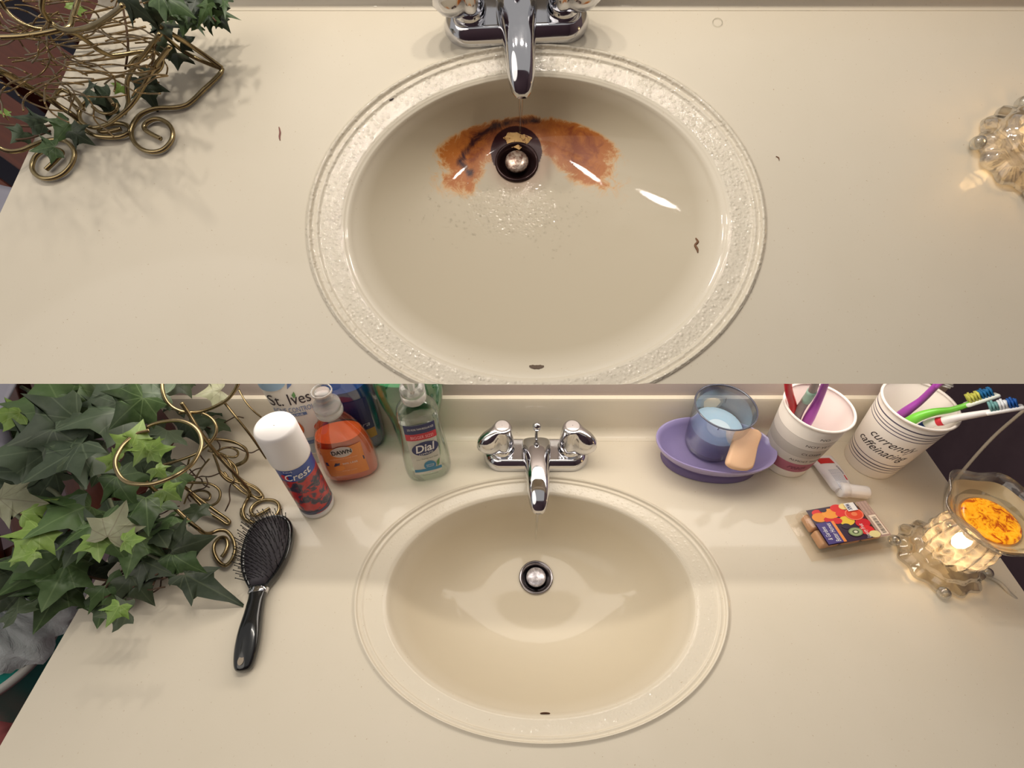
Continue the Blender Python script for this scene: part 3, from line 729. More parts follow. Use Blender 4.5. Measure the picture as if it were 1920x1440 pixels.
# --- paper cups
def cup(p, rz, r0, r1, h, body, label, cat='cup'):
    t = empty('paper_cup', at(LF, p, rz), label, cat)
    lathe('cup_wall', [(r0*.97, .004), (r0*.96, .0005), (r0, 0), (r0*1.01, .002), (r1, h-.002), (r1*.985, h-.002), (r0*.975, .006), (.0005, .006)], body, t, 72)
    rr = [(r1+.0018*math.cos(a)*1.0, h-.0005+.0018*math.sin(a)) for a in [2*math.pi*k/12 for k in range(13)]]
    lathe('rolled_rim', rr, mat('cup_white', (240, 232, 224), .4), t, 72)
    def fn(x, y, off=.0004):
        r = r0+(r1-r0)*y/h+off; a = x/((r0+r1)/2); return (r*math.sin(a), -r*math.cos(a), y)
    return t, fn
def bands_mat(name, stops, inner=(226, 212, 206)):
    m = mat(name, (240, 232, 222), .5); n = NT(m); s_ = n.new('ShaderNodeSeparateXYZ'); n.link(n.coord(), s_.inputs[0])
    z = n.math('MULTIPLY', s_.outputs[2], 8.0)
    band = n.ramp(z, [(p*8, lin(c)) for p, c in stops], 'CONSTANT')
    # printed outside only: the inner wall is plain
    g = n.new('ShaderNodeNewGeometry'); vt = n.new('ShaderNodeVectorTransform', vector_type='NORMAL', convert_from='WORLD', convert_to='OBJECT'); n.link(g.outputs['Normal'], vt.inputs[0])
    dp_ = n.new('ShaderNodeVectorMath', operation='DOT_PRODUCT'); n.link(vt.outputs[0], dp_.inputs[0]); xy_ = n.new('ShaderNodeVectorMath', operation='MULTIPLY'); n.link(n.coord(), xy_.inputs[0]); xy_.inputs[1].default_value = (1, 1, 0); n.link(xy_.outputs[0], dp_.inputs[1])
    n.link(n.mix(n.math('GREATER_THAN', dp_.outputs['Value'], 0), lin(inner), band), n.b.inputs['Base Color']); return m
Wc = (238, 230, 220)
H1 = .118
b1 = bands_mat('striped_cup_print', [(0, Wc), (.016, (172, 98, 118)), (.036, (176, 106, 124)), (.0365, (196, 188, 180)), (.053, (150, 142, 136)), (.0535, (176, 168, 160)), (.071, (140, 134, 128)), (.0715, (204, 196, 188)), (.091, (160, 152, 146)), (.0915, Wc)])
c1, fn = cup(pl(1469, 860), -4, .0325, .0425, H1, b1, 'white paper cup with grey and mauve bands, nearer the soap dish')
for s_, y, hh, wd, mm in (('NO', .099, .0045, .011, INK), ('NOT YET', .081, .0045, .030, INK), ('CLOSER', .062, .0045, .026, INK), ('ALMOST THERE', .0445, .0042, .044, INK)):
    wrap('lettering', text_geo(s_, hh, wd), fn, mm, c1, .002, y)
wrap('lettering', text_geo('ready', .0115, .028, shear=.5), fn, mat('plum_lettering', (110, 44, 72), .5), c1, -.002, .0265)
line = (74, 66, 84)
st = [(0, Wc)]
for z in (.018, .0235, .029, .036, .0905, .0965, .1015, .1085): st += [(z, line), (z+.0013, Wc)]
H2 = .126
b2 = mat('lined_cup_print', Wc, .5)
def line_mat(m, zs, wds):
    n = NT(m); s2 = n.new('ShaderNodeSeparateXYZ'); n.link(n.coord(), s2.inputs[0]); tot = None
    for z, wd in zip(zs, wds):
        d = n.math('ABSOLUTE', n.math('SUBTRACT', s2.outputs[2], z)); l = n.math('LESS_THAN', d, wd)
        tot = l if tot is None else n.math('MAXIMUM', tot, l)
    g = n.new('ShaderNodeNewGeometry'); vt = n.new('ShaderNodeVectorTransform', vector_type='NORMAL', convert_from='WORLD', convert_to='OBJECT'); n.link(g.outputs['Normal'], vt.inputs[0])
    dp_ = n.new('ShaderNodeVectorMath', operation='DOT_PRODUCT'); n.link(vt.outputs[0], dp_.inputs[0]); xy_ = n.new('ShaderNodeVectorMath', operation='MULTIPLY'); n.link(n.coord(), xy_.inputs[0]); xy_.inputs[1].default_value = (1, 1, 0); n.link(xy_.outputs[0], dp_.inputs[1])
    k = n.math('MULTIPLY', tot, n.math('GREATER_THAN', dp_.outputs['Value'], 0))
    n.link(n.mix(k, lin(Wc), lin(line)), n.b.inputs['Base Color'])
line_mat(b2, (.0185, .0245, .0300, .0370, .0950, .1010, .1060, .1135), (.0006, .0008, .0010, .0007, .0007, .0008, .0007, .0011))
c2, fn = cup(pl(1630, 862), -12, .0335, .0440, H2, b2, 'white paper cup with thin dark rings, nearer the counter edge')
wrap('lettering', text_geo('currently', .0185, .056, shear=.55), fn, INK, c2, -.018, .0755, -.03)
wrap('lettering', text_geo('caffeinating', .0185, .066, shear=.55), fn, INK, c2, -.024, .0560, -.03)

# --- toothbrushes
def toothbrush(pts, rad, hcol, label, head=None, grp='toothbrushes in the paper cups', accent=None):
    """pts in countertop space from the butt to the head"""
    pts = [Vector(p) for p in pts]
    base = pts[0]; t = empty('toothbrush', LF@Matrix.Translation(base), label, 'toothbrush', grp)
    P = [p-base for p in pts]
    m = mat('brush_plastic_%d_%d_%d' % hcol, hcol, .3, coat=.3)
    tube('handle', P, rad, m, t, 12, 6)
    for accent in (accent if isinstance(accent, list) else [accent] if accent else []):
        k = accent[1]; m2 = mat('brush_grip_%d_%d_%d' % accent[0], accent[0], .45)
        A = catmull(P, 6); i0, i1 = int(len(A)*k[0]), int(len(A)*k[1]); V, Fc = tube_geo(A[i0:i1], [accent[2]]*(i1-i0), 12); mk('grip', V, Fc, m2, t)
    if head:
        hc, bc, side = head
        a, b = P[-2], P[-1]; d = (b-a).normalized(); sd = Vector(side); sd = (sd-d*sd.dot(d)).normalized(); cr = d.cross(sd)
        M3 = Matrix((cr, d, sd)).transposed().to_4x4()
        M3.translation = b+d*.010
        hd = rbox('brush_head', .0135, .034, .0045, .0020, mat('brush_plastic_%d_%d_%d' % hc, hc, .3), t, M=M3)
        vi = 0
        for j, col in enumerate(bc):
            V, Fc = [], []
            n_r = 7//len(bc)+1
            for rrow in range(n_r):
                y = -.0125+.025*((j*n_r+rrow+.5)/(n_r*len(bc)))
                for q in range(4):
                    x = -.0042+.0028*q; ln = .0095+.0012*math.sin(rrow*2.1+q)
                    v, f = tube_geo([Vector((x, y, .002)), Vector((x*1.15, y, .002+ln))], .00125, 6)
                    o_ = len(V); V += v; Fc += [tuple(i+o_ for i in ff) for ff in f]
            tag(mk('bristles', V, Fc, mat('bristle_%d_%d_%d' % col, col, .6), hd), kind='stuff')
    return t
def inside(px, py, h): return pl(px, py, h)
toothbrush([pl(1478, 846, .010), pl(1483, 800, .06), pl(1487, 765, .105), pl(1479, 733, .14), pl(1476, 700, .175)], [.004, .0045, .0052, .0048, .004], (206, 24, 34), 'red toothbrush, leftmost in the banded cup', head=((206, 24, 34), [(230, 230, 230)], (0, -1, .3)), accent=((238, 150, 90), (.42, .47), .0056))
toothbrush([pl(1472, 850, .010), pl(1487, 805, .06), pl(1500, 768, .108), pl(1520, 738, .14), pl(1534, 706, .175)], [.004, .005, .0056, .0052, .004], (138, 134, 132), 'grey and mint toothbrush, middle one in the banded cup', head=((160, 196, 182), [(150, 200, 190)], (1, -.4, .3)), accent=((160, 200, 184), (.62, .80), .0058))
toothbrush([pl(1480, 852, .010), pl(1500, 815, .055), pl(1518, 782, .100), pl(1538, 742, .135), pl(1552, 706, .170)], [.0045, .006, .0066, .0048, .004], (168, 74, 176), 'purple toothbrush, rightmost in the banded cup', head=((168, 74, 176), [(240, 240, 240)], (1, -.4, .3)))
toothbrush([pl(1622, 850, .010), pl(1656, 812, .06), pl(1692, 777, .105), pl(1728, 750, .132), pl(1762, 716, .165)], [.0045, .0052, .0064, .0044, .0038], (156, 64, 164), 'purple toothbrush leaning in the ringed cup', head=((156, 64, 164), [(240, 240, 240)], (1, -.4, .3)))
toothbrush([pl(1625, 856, .010), pl(1662, 830, .06), pl(1706, 790, .110), pl(1745, 774, .128), pl(1785, 768, .138), pl(1822, 756, .150)], [.0042, .0046, .0066, .0052, .0036, .0032], (116, 204, 64), 'lime green toothbrush with a white head and yellow bristles', head=((232, 236, 226), [(206, 206, 96), (24, 104, 156)], (-.35, .6, .6)))
toothbrush([pl(1632, 860, .010), pl(1680, 835, .06), pl(1738, 797, .108), pl(1768, 789, .124), pl(1802, 782, .138), pl(1862, 772, .156)], [.0042, .0048, .0062, .0052, .0046, .0034], (236, 232, 232), 'white toothbrush with blue and red grip and blue bristles', head=((238, 238, 238), [(110, 160, 160), (230, 234, 238), (20, 84, 164)], (-.35, .6, .6)), accent=[((44, 66, 148), (.33, .44), .0066), ((206, 40, 56), (.50, .62), .0056)])

# --- small toothpaste tube lying flat
a, b = pl(1538, 853, .006), pl(1583, 926, .008)
d = b-a; L_ = d.length; rz = math.degrees(math.atan2(d.y, d.x))
t = empty('travel_toothpaste', at(LF, (a.x, a.y, 0), rz), 'small white travel toothpaste tube lying by the banded cup', 'toothpaste')
rings = []
for k in range(15):
    u = k/14; wd = .0185-.0055*u**1.5; th = .0012+.0072*math.sin(min(1, u*1.15)*math.pi/2)
    if u > .93: wd *= .8; 
    rings.append([(u*L_*.92, x, .0012+th+z) for x, z in ell(wd, th, 2.2, 28)])
loft('tube_body', rings, mat('tube_white_gloss', (226, 222, 224), .3, coat=.3), t)
def ftop(x, y, off=.0004):
    u = x/(L_*.92); wd = .0185-.0055*u**1.5; th = .0012+.0072*math.sin(min(1, u*1.15)*math.pi/2)
    q = min(.98, abs(y)/wd); return (x, y, .0012+th+th*(1-q**2.2)**(1/2.2)+off)
wrap('printed_band', patch_geo(.006, -.0105, .018, .0105, 5, 8), ftop, mat('red_print_gloss', (196, 26, 36), .3), t)
for j in range(9): wrap('lettering', text_geo('fluoride anticavity toothpaste', .0013, .034), ftop, SBLUE, t, .048, -.0085+.0016*j+.0008)
wrap('lettering', text_geo('CAVITY', .003, .016, bold=.02), ftop, NAVY, t, .032, .009)
wrap('printed_band', patch_geo(.042, .0075, .050, .0098, 3, 1), ftop, RED, t)
Mc = Matrix.Translation((L_*.93, 0, .0105))@Matrix.Rotation(math.radians(-rz-8), 4, 'Z')@Matrix.Rotation(math.radians(90), 4, 'Y')
lathe('screw_cap', [(.0005, -.006), (.0100, -.006), (.0105, -.004), (.0105, .004), (.0092, .0055), (.0092, .0065), (.0090, .030), (.0080, .032), (.0065, .0325), (.0060, .030), (.0005, .029)], mat('white_cap', (244, 240, 238), .35), t, 36, M=Mc, rfun=lambda a, z: 1+.01*math.cos(24*a))

# --- wax melts in a clear clamshell
q0, q1, q2 = pl(1512, 957, .02), pl(1624, 938, .02), pl(1553, 1024, .02)
vx = (q1-q0); vy = (q2-q0); W_, Hh = vx.length, vy.length
cen = q0+(vx+vy)*.5-vx.normalized()*.004; rz = math.degrees(math.atan2(vx.y, vx.x))
t = empty('wax_melt_pack', at(LF, (cen.x, cen.y, 0), rz)@Matrix.Diagonal((W_/.087, Hh/.073, 1, 1)), 'clear clamshell of wax melts with a fruit picture label', 'wax melts')
SX, SY = .098, .078
bm_w = mat('peach_wax', (206, 160, 122), .45, sss=.2)
for i in range(3):
    for j in range(2):
        rbox('wax_cube', .026, .030, .014, .003, bm_w, t, M=Matrix.Translation((-.030+.030*i, -.0165+.033*j, .0100)))
CS = clear_mat('clamshell_plastic', (255, 253, 250), .14, .1, .015)
rbox('clamshell_lid', SX, SY, .017, .004, CS, t, M=Matrix.Translation((0, 0, .0115)))
o = rbox('clamshell_flange', SX+.014, SY+.016, .0016, .0007, CS, t, M=Matrix.Translation((-.003, -.002, .0012)))
LZ = .0204
def flat(z): return lambda x, y: (x, y, z)
lx0, lx1, ly0, ly1 = -.040, .030, -.036, .036
wrap('label', patch_geo(lx0, ly0, lx1, ly1, 2, 2), flat(LZ), mat('plum_label', (60, 40, 62), .35), t)
fr = [((224, 46, 48), .008, -.027, .027), ((240, 150, 50), .0105, -.028, .018), ((214, 40, 44), .006, -.019, .011), ((246, 160, 60), .0115, -.011, .022), ((226, 52, 50), .009, .0015, .030), ((230, 56, 54), .009, .004, .018), ((238, 200, 70), .0105, .0035, .003), ((216, 40, 48), .007, -.009, .006), ((206, 36, 48), .010, .022, -.006), ((226, 48, 52), .010, .0205, -.020), ((60, 44, 66), .005, -.018, .031), ((58, 46, 64), .006, -.002, -.007), ((248, 222, 150), .007, .012, .031), ((236, 222, 160), .0075, .027, -.030)]
for k, (c, r, x, y) in enumerate(fr):
    wrap('fruit_print', disc_geo(r, r*.9, 22), flat(LZ+.0002+.00004*k), mat('fruit_%d_%d_%d' % c, c, .4), t, x, y)
for r, c, dz in ((.0125, (244, 128, 104), 0), (.0108, (226, 74, 44), .00005), (.004, (240, 130, 84), .0001)): wrap('fruit_print', disc_geo(r, r, 28), flat(LZ+.0010+dz), mat('citrus_%d' % c[0], c, .4), t, .0185, .0130)
for r, c, dz in ((.0095, (126, 142, 96), 0), (.0080, (160, 176, 128), .00005), (.0045, (86, 98, 66), .0001), (.0025, (226, 226, 200), .00015)): wrap('fruit_print', disc_geo(r, r*.9, 26), flat(LZ+.0012+dz), mat('kiwi_%d' % c[0], c, .4), t, .0045, -.0205)
wrap('label_panel', patch_geo(-.0395, -.035, -.0185, .0065, 1, 1), flat(LZ+.0016), mat('violet_panel', (74, 62, 128), .4), t)
wrap('label_panel', patch_geo(-.0185, -.035, -.0145, .0065, 1, 1), flat(LZ+.0016), mat('orange_panel', (238, 146, 70), .4), t)
wrap('lettering', text_geo('Better Homes', .0065, .036, shear=.2), flat(LZ+.0018), WINK, t, -.0245, -.0145, math.pi/2)
wrap('lettering', text_geo('& Gardens', .0060, .026, shear=.2), flat(LZ+.0018), WINK, t, -.0335, -.0145, math.pi/2)
wrap('lettering', text_geo('Luxury Fruit', .0070, .028, shear=.2), flat(LZ+.0021), WINK, t, .0170, -.0215, math.pi/2)
wrap('label_panel', patch_geo(.0125, .019, .0265, .0355, 1, 1), flat(LZ+.0024), WINK, t)
wrap('lettering', text_geo('WAX', .006, .013, bold=.03), flat(LZ+.0026), NAVY, t, .0165, .0275, -math.pi/2)
wrap('side_sticker', patch_geo(.032, -.037, .047, .036, 1, 1), flat(LZ+.0001), mat('mauve_sticker', (176, 148, 138), .4), t)
wrap('side_sticker', patch_geo(.0355, -.034, .0455, .006, 1, 1), flat(LZ+.0004), mat('cream_sticker', (238, 222, 204), .4), t)
V, Fc = [], []
for k in range(16):
    y0 = -.031+.0021*k; ww = .0005+.0009*random.random(); o_ = len(V)
    V += [(.038, y0), (.0435, y0), (.0435, y0+ww), (.038, y0+ww)]; Fc.append((o_, o_+1, o_+2, o_+3))
wrap('bar_lines', (V, Fc), flat(LZ+.0006), INK, t)
for k in range(3): wrap('lettering', text_geo('scented wax cubes', .0022, .026), flat(LZ+.0006), mat('pale_peach_ink', (226, 204, 190), .5), t, .0355+.0045*k, .021, -math.pi/2)

# --- pressed glass warmer
GLASS = None
def pressed_glass(name, bump_scale, strength, tint=(250, 246, 236), glow=.2, gl=.35):
    """pressed clear glass: see-through, sparkling relief, a little light held in the body"""
    if name in _M: return _M[name]
    m = bpy.data.materials.new(name); m.use_nodes = True; t = m.node_tree; n = t.nodes; n.clear(); L = t.links.new
    o = n.new('ShaderNodeOutputMaterial'); mx = n.new('ShaderNodeMixShader'); mx2 = n.new('ShaderNodeMixShader'); tr = n.new('ShaderNodeBsdfTransparent'); g = n.new('ShaderNodeBsdfGlossy'); tl = n.new('ShaderNodeBsdfTranslucent')
    g.inputs['Roughness'].default_value = .07
    tc = n.new('ShaderNodeTexCoord'); vo = n.new('ShaderNodeTexVoronoi'); vo.inputs['Scale'].default_value = bump_scale; L(tc.outputs['Object'], vo.inputs['Vector'])
    bp = n.new('ShaderNodeBump'); bp.inputs['Strength'].default_value = strength; bp.inputs['Distance'].default_value = .003; L(vo.outputs['Distance'], bp.inputs['Height'])
    L(bp.outputs[0], g.inputs['Normal']); L(bp.outputs[0], tl.inputs['Normal'])
    lw = n.new('ShaderNodeLayerWeight'); lw.inputs[0].default_value = .4; L(bp.outputs[0], lw.inputs['Normal'])
    mp = n.new('ShaderNodeMapRange'); mp.inputs[3].default_value = .08; mp.inputs[4].default_value = gl*2; L(lw.outputs['Facing'], mp.inputs[0])
    tr.inputs[0].default_value = lin(tint); tl.inputs[0].default_value = lin(tint); gm = n.new('ShaderNodeMapRange'); gm.inputs[1].default_value = .15; gm.inputs[2].default_value = .75; gm.inputs[3].default_value = glow*.25; gm.inputs[4].default_value = min(1, glow*2.2); L(vo.outputs['Distance'], gm.inputs[0]); L(gm.outputs[0], mx2.inputs[0])
    L(tr.outputs[0], mx2.inputs[1]); L(tl.outputs[0], mx2.inputs[2])
    L(mp.outputs[0], mx.inputs[0]); L(mx2.outputs[0], mx.inputs[1]); L(g.outputs[0], mx.inputs[2]); L(mx.outputs[0], o.inputs[0]); _M[name] = m; return m
def warmer(M, label, sc, cord=None):
    t = empty('wax_warmer', M@Matrix.Scale(sc, 4), label, 'wax warmer')
    g1 = pressed_glass('scalloped_glass', 60, .8, (252, 252, 248), .12, .6); g2 = pressed_glass('faceted_glass', 95, 1.0, (252, 248, 242), .30, .6)
    b = lathe('scalloped_base', [(.020, 0), (.044, 0), (.048, .004), (.047, .009), (.040, .013), (.037, .017), (.038, .021), (.034, .026), (.028, .029)], g1, t, 96, rfun=lambda a, z: 1+.05*math.cos(12*a)*(1 if z < .014 else .5), cap0=True)
    for k in range(4):
        a = math.pi/4+k*math.pi/2+.35; V, Fc = lathe_geo([(.0002, -.007), (.004, -.006), (.0066, -.003), (.0072, 0), (.0066, .003), (.004, .006), (.0002, .007)], 18)
        mk('glass_foot', V, Fc, g1, t, M=Matrix.Translation((.050*math.cos(a), .050*math.sin(a), .0078)))
    lathe('fluted_body', [(.028, .028), (.031, .032), (.033, .042), (.0325, .058), (.030, .072), (.027, .082), (.024, .088)], g2, t, 96, rfun=lambda a, z: 1+.045*math.cos(16*a))
    lathe('wax_dish', [(.024, .087), (.026, .091), (.034, .096), (.044, .103), (.051, .113), (.054, .120), (.0525, .1205), (.049, .114), (.042, .105), (.032, .099), (.0005, .098)], pressed_glass('dish_glass', 70, .5, (248, 246, 238), .10, .3), t, 96, rfun=lambda a, z: 1+.075*max(0, (z-.096)/.024)*math.cos(6*a+.6))
    lathe('wax_cup', [(.0005, .0985), (.030, .0988), (.036, .1010), (.042, .1060), (.046, .112)], mat('cream_glass', (250, 226, 176), .3, trans=.5, ior=1.2, coat=.5), t, 72, rfun=lambda a, z: 1+.04*math.cos(6*a+.6)*max(0, (z-.1)/.01))
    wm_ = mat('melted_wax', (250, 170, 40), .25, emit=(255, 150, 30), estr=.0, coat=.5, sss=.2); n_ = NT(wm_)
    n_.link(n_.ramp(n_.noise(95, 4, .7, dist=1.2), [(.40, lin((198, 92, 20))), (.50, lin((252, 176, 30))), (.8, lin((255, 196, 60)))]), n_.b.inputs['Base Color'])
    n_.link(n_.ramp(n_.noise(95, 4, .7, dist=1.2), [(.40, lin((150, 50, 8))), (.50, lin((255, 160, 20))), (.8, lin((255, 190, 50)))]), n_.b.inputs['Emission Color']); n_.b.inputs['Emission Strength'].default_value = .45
    lathe('melted_wax', [(.0005, .1022), (.024, .1022), (.0275, .1018), (.0285, .1000)], wm_, t, 48)
    bm_ = mat('glowing_bulb', (255, 240, 214), .3, emit=(255, 206, 140), estr=32)
    bu = []
    lathe('light_bulb', [(.0005, .038), (.005, .040), (.008, .046), (.0085, .054), (.006, .061), (.0045, .066)], bm_, t, 24)
    lathe('bulb_socket', [(.0062, .064), (.0085, .066), (.0085, .080), (.006, .083)], WHITE, t, 24, cap1=True)
    if cord:
        for c_ in cord:
            Mi = t.matrix_world.inverted()@LF
            tube('power_cord', [Mi@Vector(p) for p in c_], .0021/sc, mat('cream_cord', (196, 186, 168), .5), t, 8, 8)
    return t
wp = pl(1754, 1048)
warmer(at(LF, wp, 0), 'lit pressed glass wax warmer with orange melted wax, at the lower right', 1.0,
    [[pl(2010, 690, .16), pl(1925, 765, .11), pl(1860, 822, .055), pl(1800, 890, .012), pl(1775, 930, .003), pl(1772, 990, .003), (wp.x+.02, wp.y+.045, .003)],
     [(wp.x+.035, wp.y-.005, .003), pl(1825, 1068, .0025), pl(1870, 1090, .0025), pl(1893, 1112, .0010), pl(1915, 1135, -.01), pl(1935, 1175, -.06), pl(1950, 1215, -.12)]])
up = pu(1912, 284)
warmer(at(UF, (up.x, up.y, 0), 20), 'lit pressed glass wax warmer cut by the frame, at the upper right', .92)

# --- hairbrush
ha, hb = pl(457, 1255, .006), pl(512, 968, .012)
d = hb-ha; L_ = d.length; rz = math.degrees(math.atan2(d.y, d.x))-90
t = empty('hairbrush', at(LF, (ha.x, ha.y, 0), rz), 'black paddle hairbrush lying on the counter below the wire scrolls', 'hairbrush')
BLK = mat('black_gloss', (22, 23, 24), .18, coat=.6); RUB = mat('black_rubber', (34, 33, 36), .55)
k = L_/.235
def station(y, w_, zlo, zhi, n=2.4): return [(x, y*k, (zlo+zhi)/2+z) for x, z in ell(w_, (zhi-zlo)/2, n, 32)]
hp = [(-.004, .002, .004, .010), (-.002, .007, .002, .013), (.006, .0105, .001, .015), (.025, .0128, .001, .017), (.05, .0125, .001, .019), (.075, .0105, .001, .018), (.095, .0095, .002, .017), (.106, .0100, .003, .017)]
hpc = catmull([(a, b, 0) for a, b, c, d_ in hp], 4); hpz = catmull([(c, d_, 0) for a, b, c, d_ in hp], 4)
loft('brush_handle', [station(p.x, p.y, z.x, z.y) for p, z in zip(hpc, hpz)], BLK, t, angle=80)
V, Fc = disc_geo(.0032, .0046, 20); mk('hanging_hole', [(x-.001, .008*k+y, .0157) for x, y in V], Fc, mat('hole_light', (150, 138, 122), .4), t)
loft('metal_ferrule', [station(y, w_, .0025, .0175) for y, w_ in ((.104, .0104), (.1045, .0112), (.111, .0118), (.1115, .0112))], CHROME, t)
pdl = [(.110, .0100), (.118, .0140), (.128, .0190), (.145, .0250), (.165, .0292), (.185, .0305), (.205, .0290), (.220, .0245), (.230, .0180), (.2345, .0110), (.236, .0040)]
pc = catmull([(a, b, 0) for a, b in pdl], 4)
def outline(sc, z, N=None):
    R = [(p.y*sc, .175+(p.x-.175)*(1-(1-sc)*.55)) for p in pc]; pts = [(x, y*k, z) for x, y in R]+[(-x, y*k, z) for x, y in reversed(R)]
    return pts
loft('brush_head', [outline(.90, .0015), outline(.98, .004), outline(1, .008), outline(1, .012), outline(.97, .0145), outline(.88, .0150), outline(.84, .0140)], BLK, t, angle=60)
cush = [outline(.84, .0135), outline(.80, .0165), outline(.68, .0195), outline(.48, .0215), outline(.2, .0225)]
loft('cushion', cush, mat('grey_cushion', (66, 62, 68), .5), t, cap0=False, angle=80)
V, Fc = [], []; cnt = 0
for j in range(17):
    y = .124+.0062*j; hw = float(np.interp(y, [p[0] for p in pdl], [p[1] for p in pdl]))*.74
    n_ = max(2, int(hw*2/.0050))
    for i in range(n_+1):
        x = -hw+2*hw*i/n_+(.001 if j % 2 else -.001); q = min(1, math.hypot(x/(hw+.002), 0))
        z0 = .0225-.0075*q*q
        tip = Vector((x*1.30-.001, (y-.178)*1.10*k+.178*k, z0+.0185)); b0 = Vector((x, y*k, z0-.002))
        v, f = tube_geo([b0, tip-(tip-b0)*.08, tip], [.0005, .00045, .0008], 5); o_ = len(V); V += v; Fc += [tuple(a_+o_ for a_ in ff) for ff in f]
tag(mk('bristles', V, Fc, BLK, t), kind='stuff')
# ================================================================== FLOORS AND THINGS BESIDE THE COUNTERS
dark = mat('dark_floor', (104, 84, 92), .55); t_ = NT(dark); t_.link(t_.mix(t_.noise(14, 5, .6), lin((88, 70, 76)), lin((116, 94, 100))), t_.b.inputs['Base Color'])
tag(rbox('floor', 5.0, 4.2, .04, 0, dark, M=Matrix.Translation((0, .5, -.02))), 'dark mauve brown floor', kind='structure')
tag(rbox('wall_right', .04, 4.2, 2.2, 0, dark, M=Matrix.Translation((1.25, .5, 1.1))), 'dark mauve side wall', kind='structure')
wood = mat('reddish_wood', (84, 36, 20), .35, coat=.15); t_ = NT(wood)
mp = t_.new('ShaderNodeMapping'); mp.inputs['Scale'].default_value = (3, 40, 40); t_.link(t_.coord(), mp.inputs[0])
t_.link(t_.mix(t_.noise(3, 5, .6, vec=mp.outputs[0]), lin((58, 22, 12)), lin((104, 48, 24))), t_.b.inputs['Base Color'])
def rack(Fr, p, rz, L_, W_, n_, pitch, label, z=0):
    t = empty('slatted_rack', at(Fr, p, rz), label, 'rack')
    for k in range(n_):
        rbox('slat', L_, W_, .018, .003, wood, t, M=Matrix.Translation((0, (k-(n_-1)/2)*pitch, 0)))
    for s in (-1, 1): rbox('rail', .03, n_*pitch, .03, .003, wood, t, M=Matrix.Translation((s*L_*.42, 0, -.026)))
    for sx in (-1, 1):
        for sy in (-1, 1): rbox('leg', .03, .03, .40, .003, wood, t, M=Matrix.Translation((sx*L_*.42, abs(sy)*n_*pitch*(.45 if sy > 0 else .15), -.24)))
    return t
c_ = pl(45, 850, -.10)
rack(LF, (c_.x-.02, c_.y+.01, -.10), -48, .50, .055, 7, .075, 'reddish brown slatted wooden rack behind the big ivy')
c_ = pu(40, 190, -.20)
rack(UF, (c_.x-.10, c_.y+.02, -.20), -35, .60, .075, 5, .10, 'reddish brown slatted wooden rack behind the bare wire stand')
# dark cloth and grey bag seen past the upper counter
def cloth(name, Fr, p, sx, sy, amp, m, label, cat, seed=0, rz=0):
    n = 40; V = []; Fc = []
    for j in range(n+1):
        for i in range(n+1):
            x, y = (i/n-.5)*sx, (j/n-.5)*sy
            z = amp*(math.sin(9*x/sx*2+seed+3*y/sy)+.6*math.sin(13*y/sy*2+seed*2-5*x/sx)+.4*math.sin(23*x/sx+17*y/sy))
            V.append((x, y, z))
    for j in range(n):
        for i in range(n): Fc.append((j*(n+1)+i, j*(n+1)+i+1, (j+1)*(n+1)+i+1, (j+1)*(n+1)+i))
    o = mk(name, V, Fc, m, None, M=at(Fr, p, rz)); so_ = o.modifiers.new('thickness', 'SOLIDIFY'); so_.thickness = .003
    tag(o, label, cat); return o
navy = mat('navy_cloth', (34, 32, 44), .9)
c_ = pu(60, 20, -.34); cloth('folded_cloth', UF, (c_.x-.1, c_.y+.15, -.74), 1.7, 1.1, .02, navy, 'dark navy cloth lying beyond the upper wooden rack', 'cloth', 1)
c_ = pu(10, 370, -.15); cloth('plastic_bag', UF, (c_.x-.12, c_.y-.16, -.14), .34, .36, .012, mat('grey_bag', (150, 148, 160), .5), 'blue grey plastic bag left of the upper counter', 'bag', 3)
# bin with liner, left of the clean counter
c_ = pl(-22, 1196, -.36)
t = empty('waste_bin', at(LF, (c_.x, c_.y, -.80)), 'teal waste bin with a pale rim, left of the clean counter', 'bin')
teal = mat('teal_plastic', (16, 150, 136), .35)
lathe('bin_body', [(.0005, .0), (.090, .0), (.094, .005), (.108, .435), (.110, .44), (.104, .44), (.102, .436), (.0005, .434)], teal, t, 72)
lathe('bin_rim', [(.107, .432), (.116, .430), (.119, .438), (.116, .446), (.107, .444)], mat('pale_rim', (206, 204, 196), .4), t, 72)
# translucent liner bag: crumpled heap over the back of the bin
bagm = mat('translucent_bag', (232, 238, 238), .35, trans=.15, ior=1.1); n_ = NT(bagm); n_.bump(n_.noise(28, 4, .6, dist=1), .6, .01)
def crumple(name, M, rx, ry, h, m, label, seed):
    n, mm = 72, 22; V, Fc = [], []
    for j in range(mm+1):
        u = j/mm
        for i in range(n):
            a = 2*math.pi*i/n
            f = 1+.10*math.sin(5*a+seed+2*u)+.07*math.sin(11*a-3*u+seed)+.05*math.sin(17*a+7*u)
            r = (1-u**2.2)**.5*f if u < 1 else .02
            V.append((rx*r*math.cos(a), ry*r*math.sin(a), h*u*(1+.12*math.sin(7*a+seed*3)*(1-u))+.006*math.sin(23*a+9*u)))
    for j in range(mm):
        for i in range(n):
            i2 = (i+1) % n; Fc.append((j*n+i, j*n+i2, (j+1)*n+i2, (j+1)*n+i))
    o = mk(name, V, Fc, m, None, M=M); tag(o, label, 'bag'); return o
c_ = pl(52, 1165, -.34)
crumple('plastic_bag', at(LF, (c_.x-.025, c_.y+.01, -.355), 20), .105, .095, .07, bagm, 'crumpled translucent white plastic bag on the teal bin', 1.0)
c_ = pl(-10, 1310, -.50)
cloth('folded_cloth', LF, (c_.x+.03, c_.y-.05, -.52), .16, .14, .006, mat('pink_cloth', (176, 92, 92), .8), 'muted pink cloth below the rim of the teal bin', 'cloth', 2, 20)

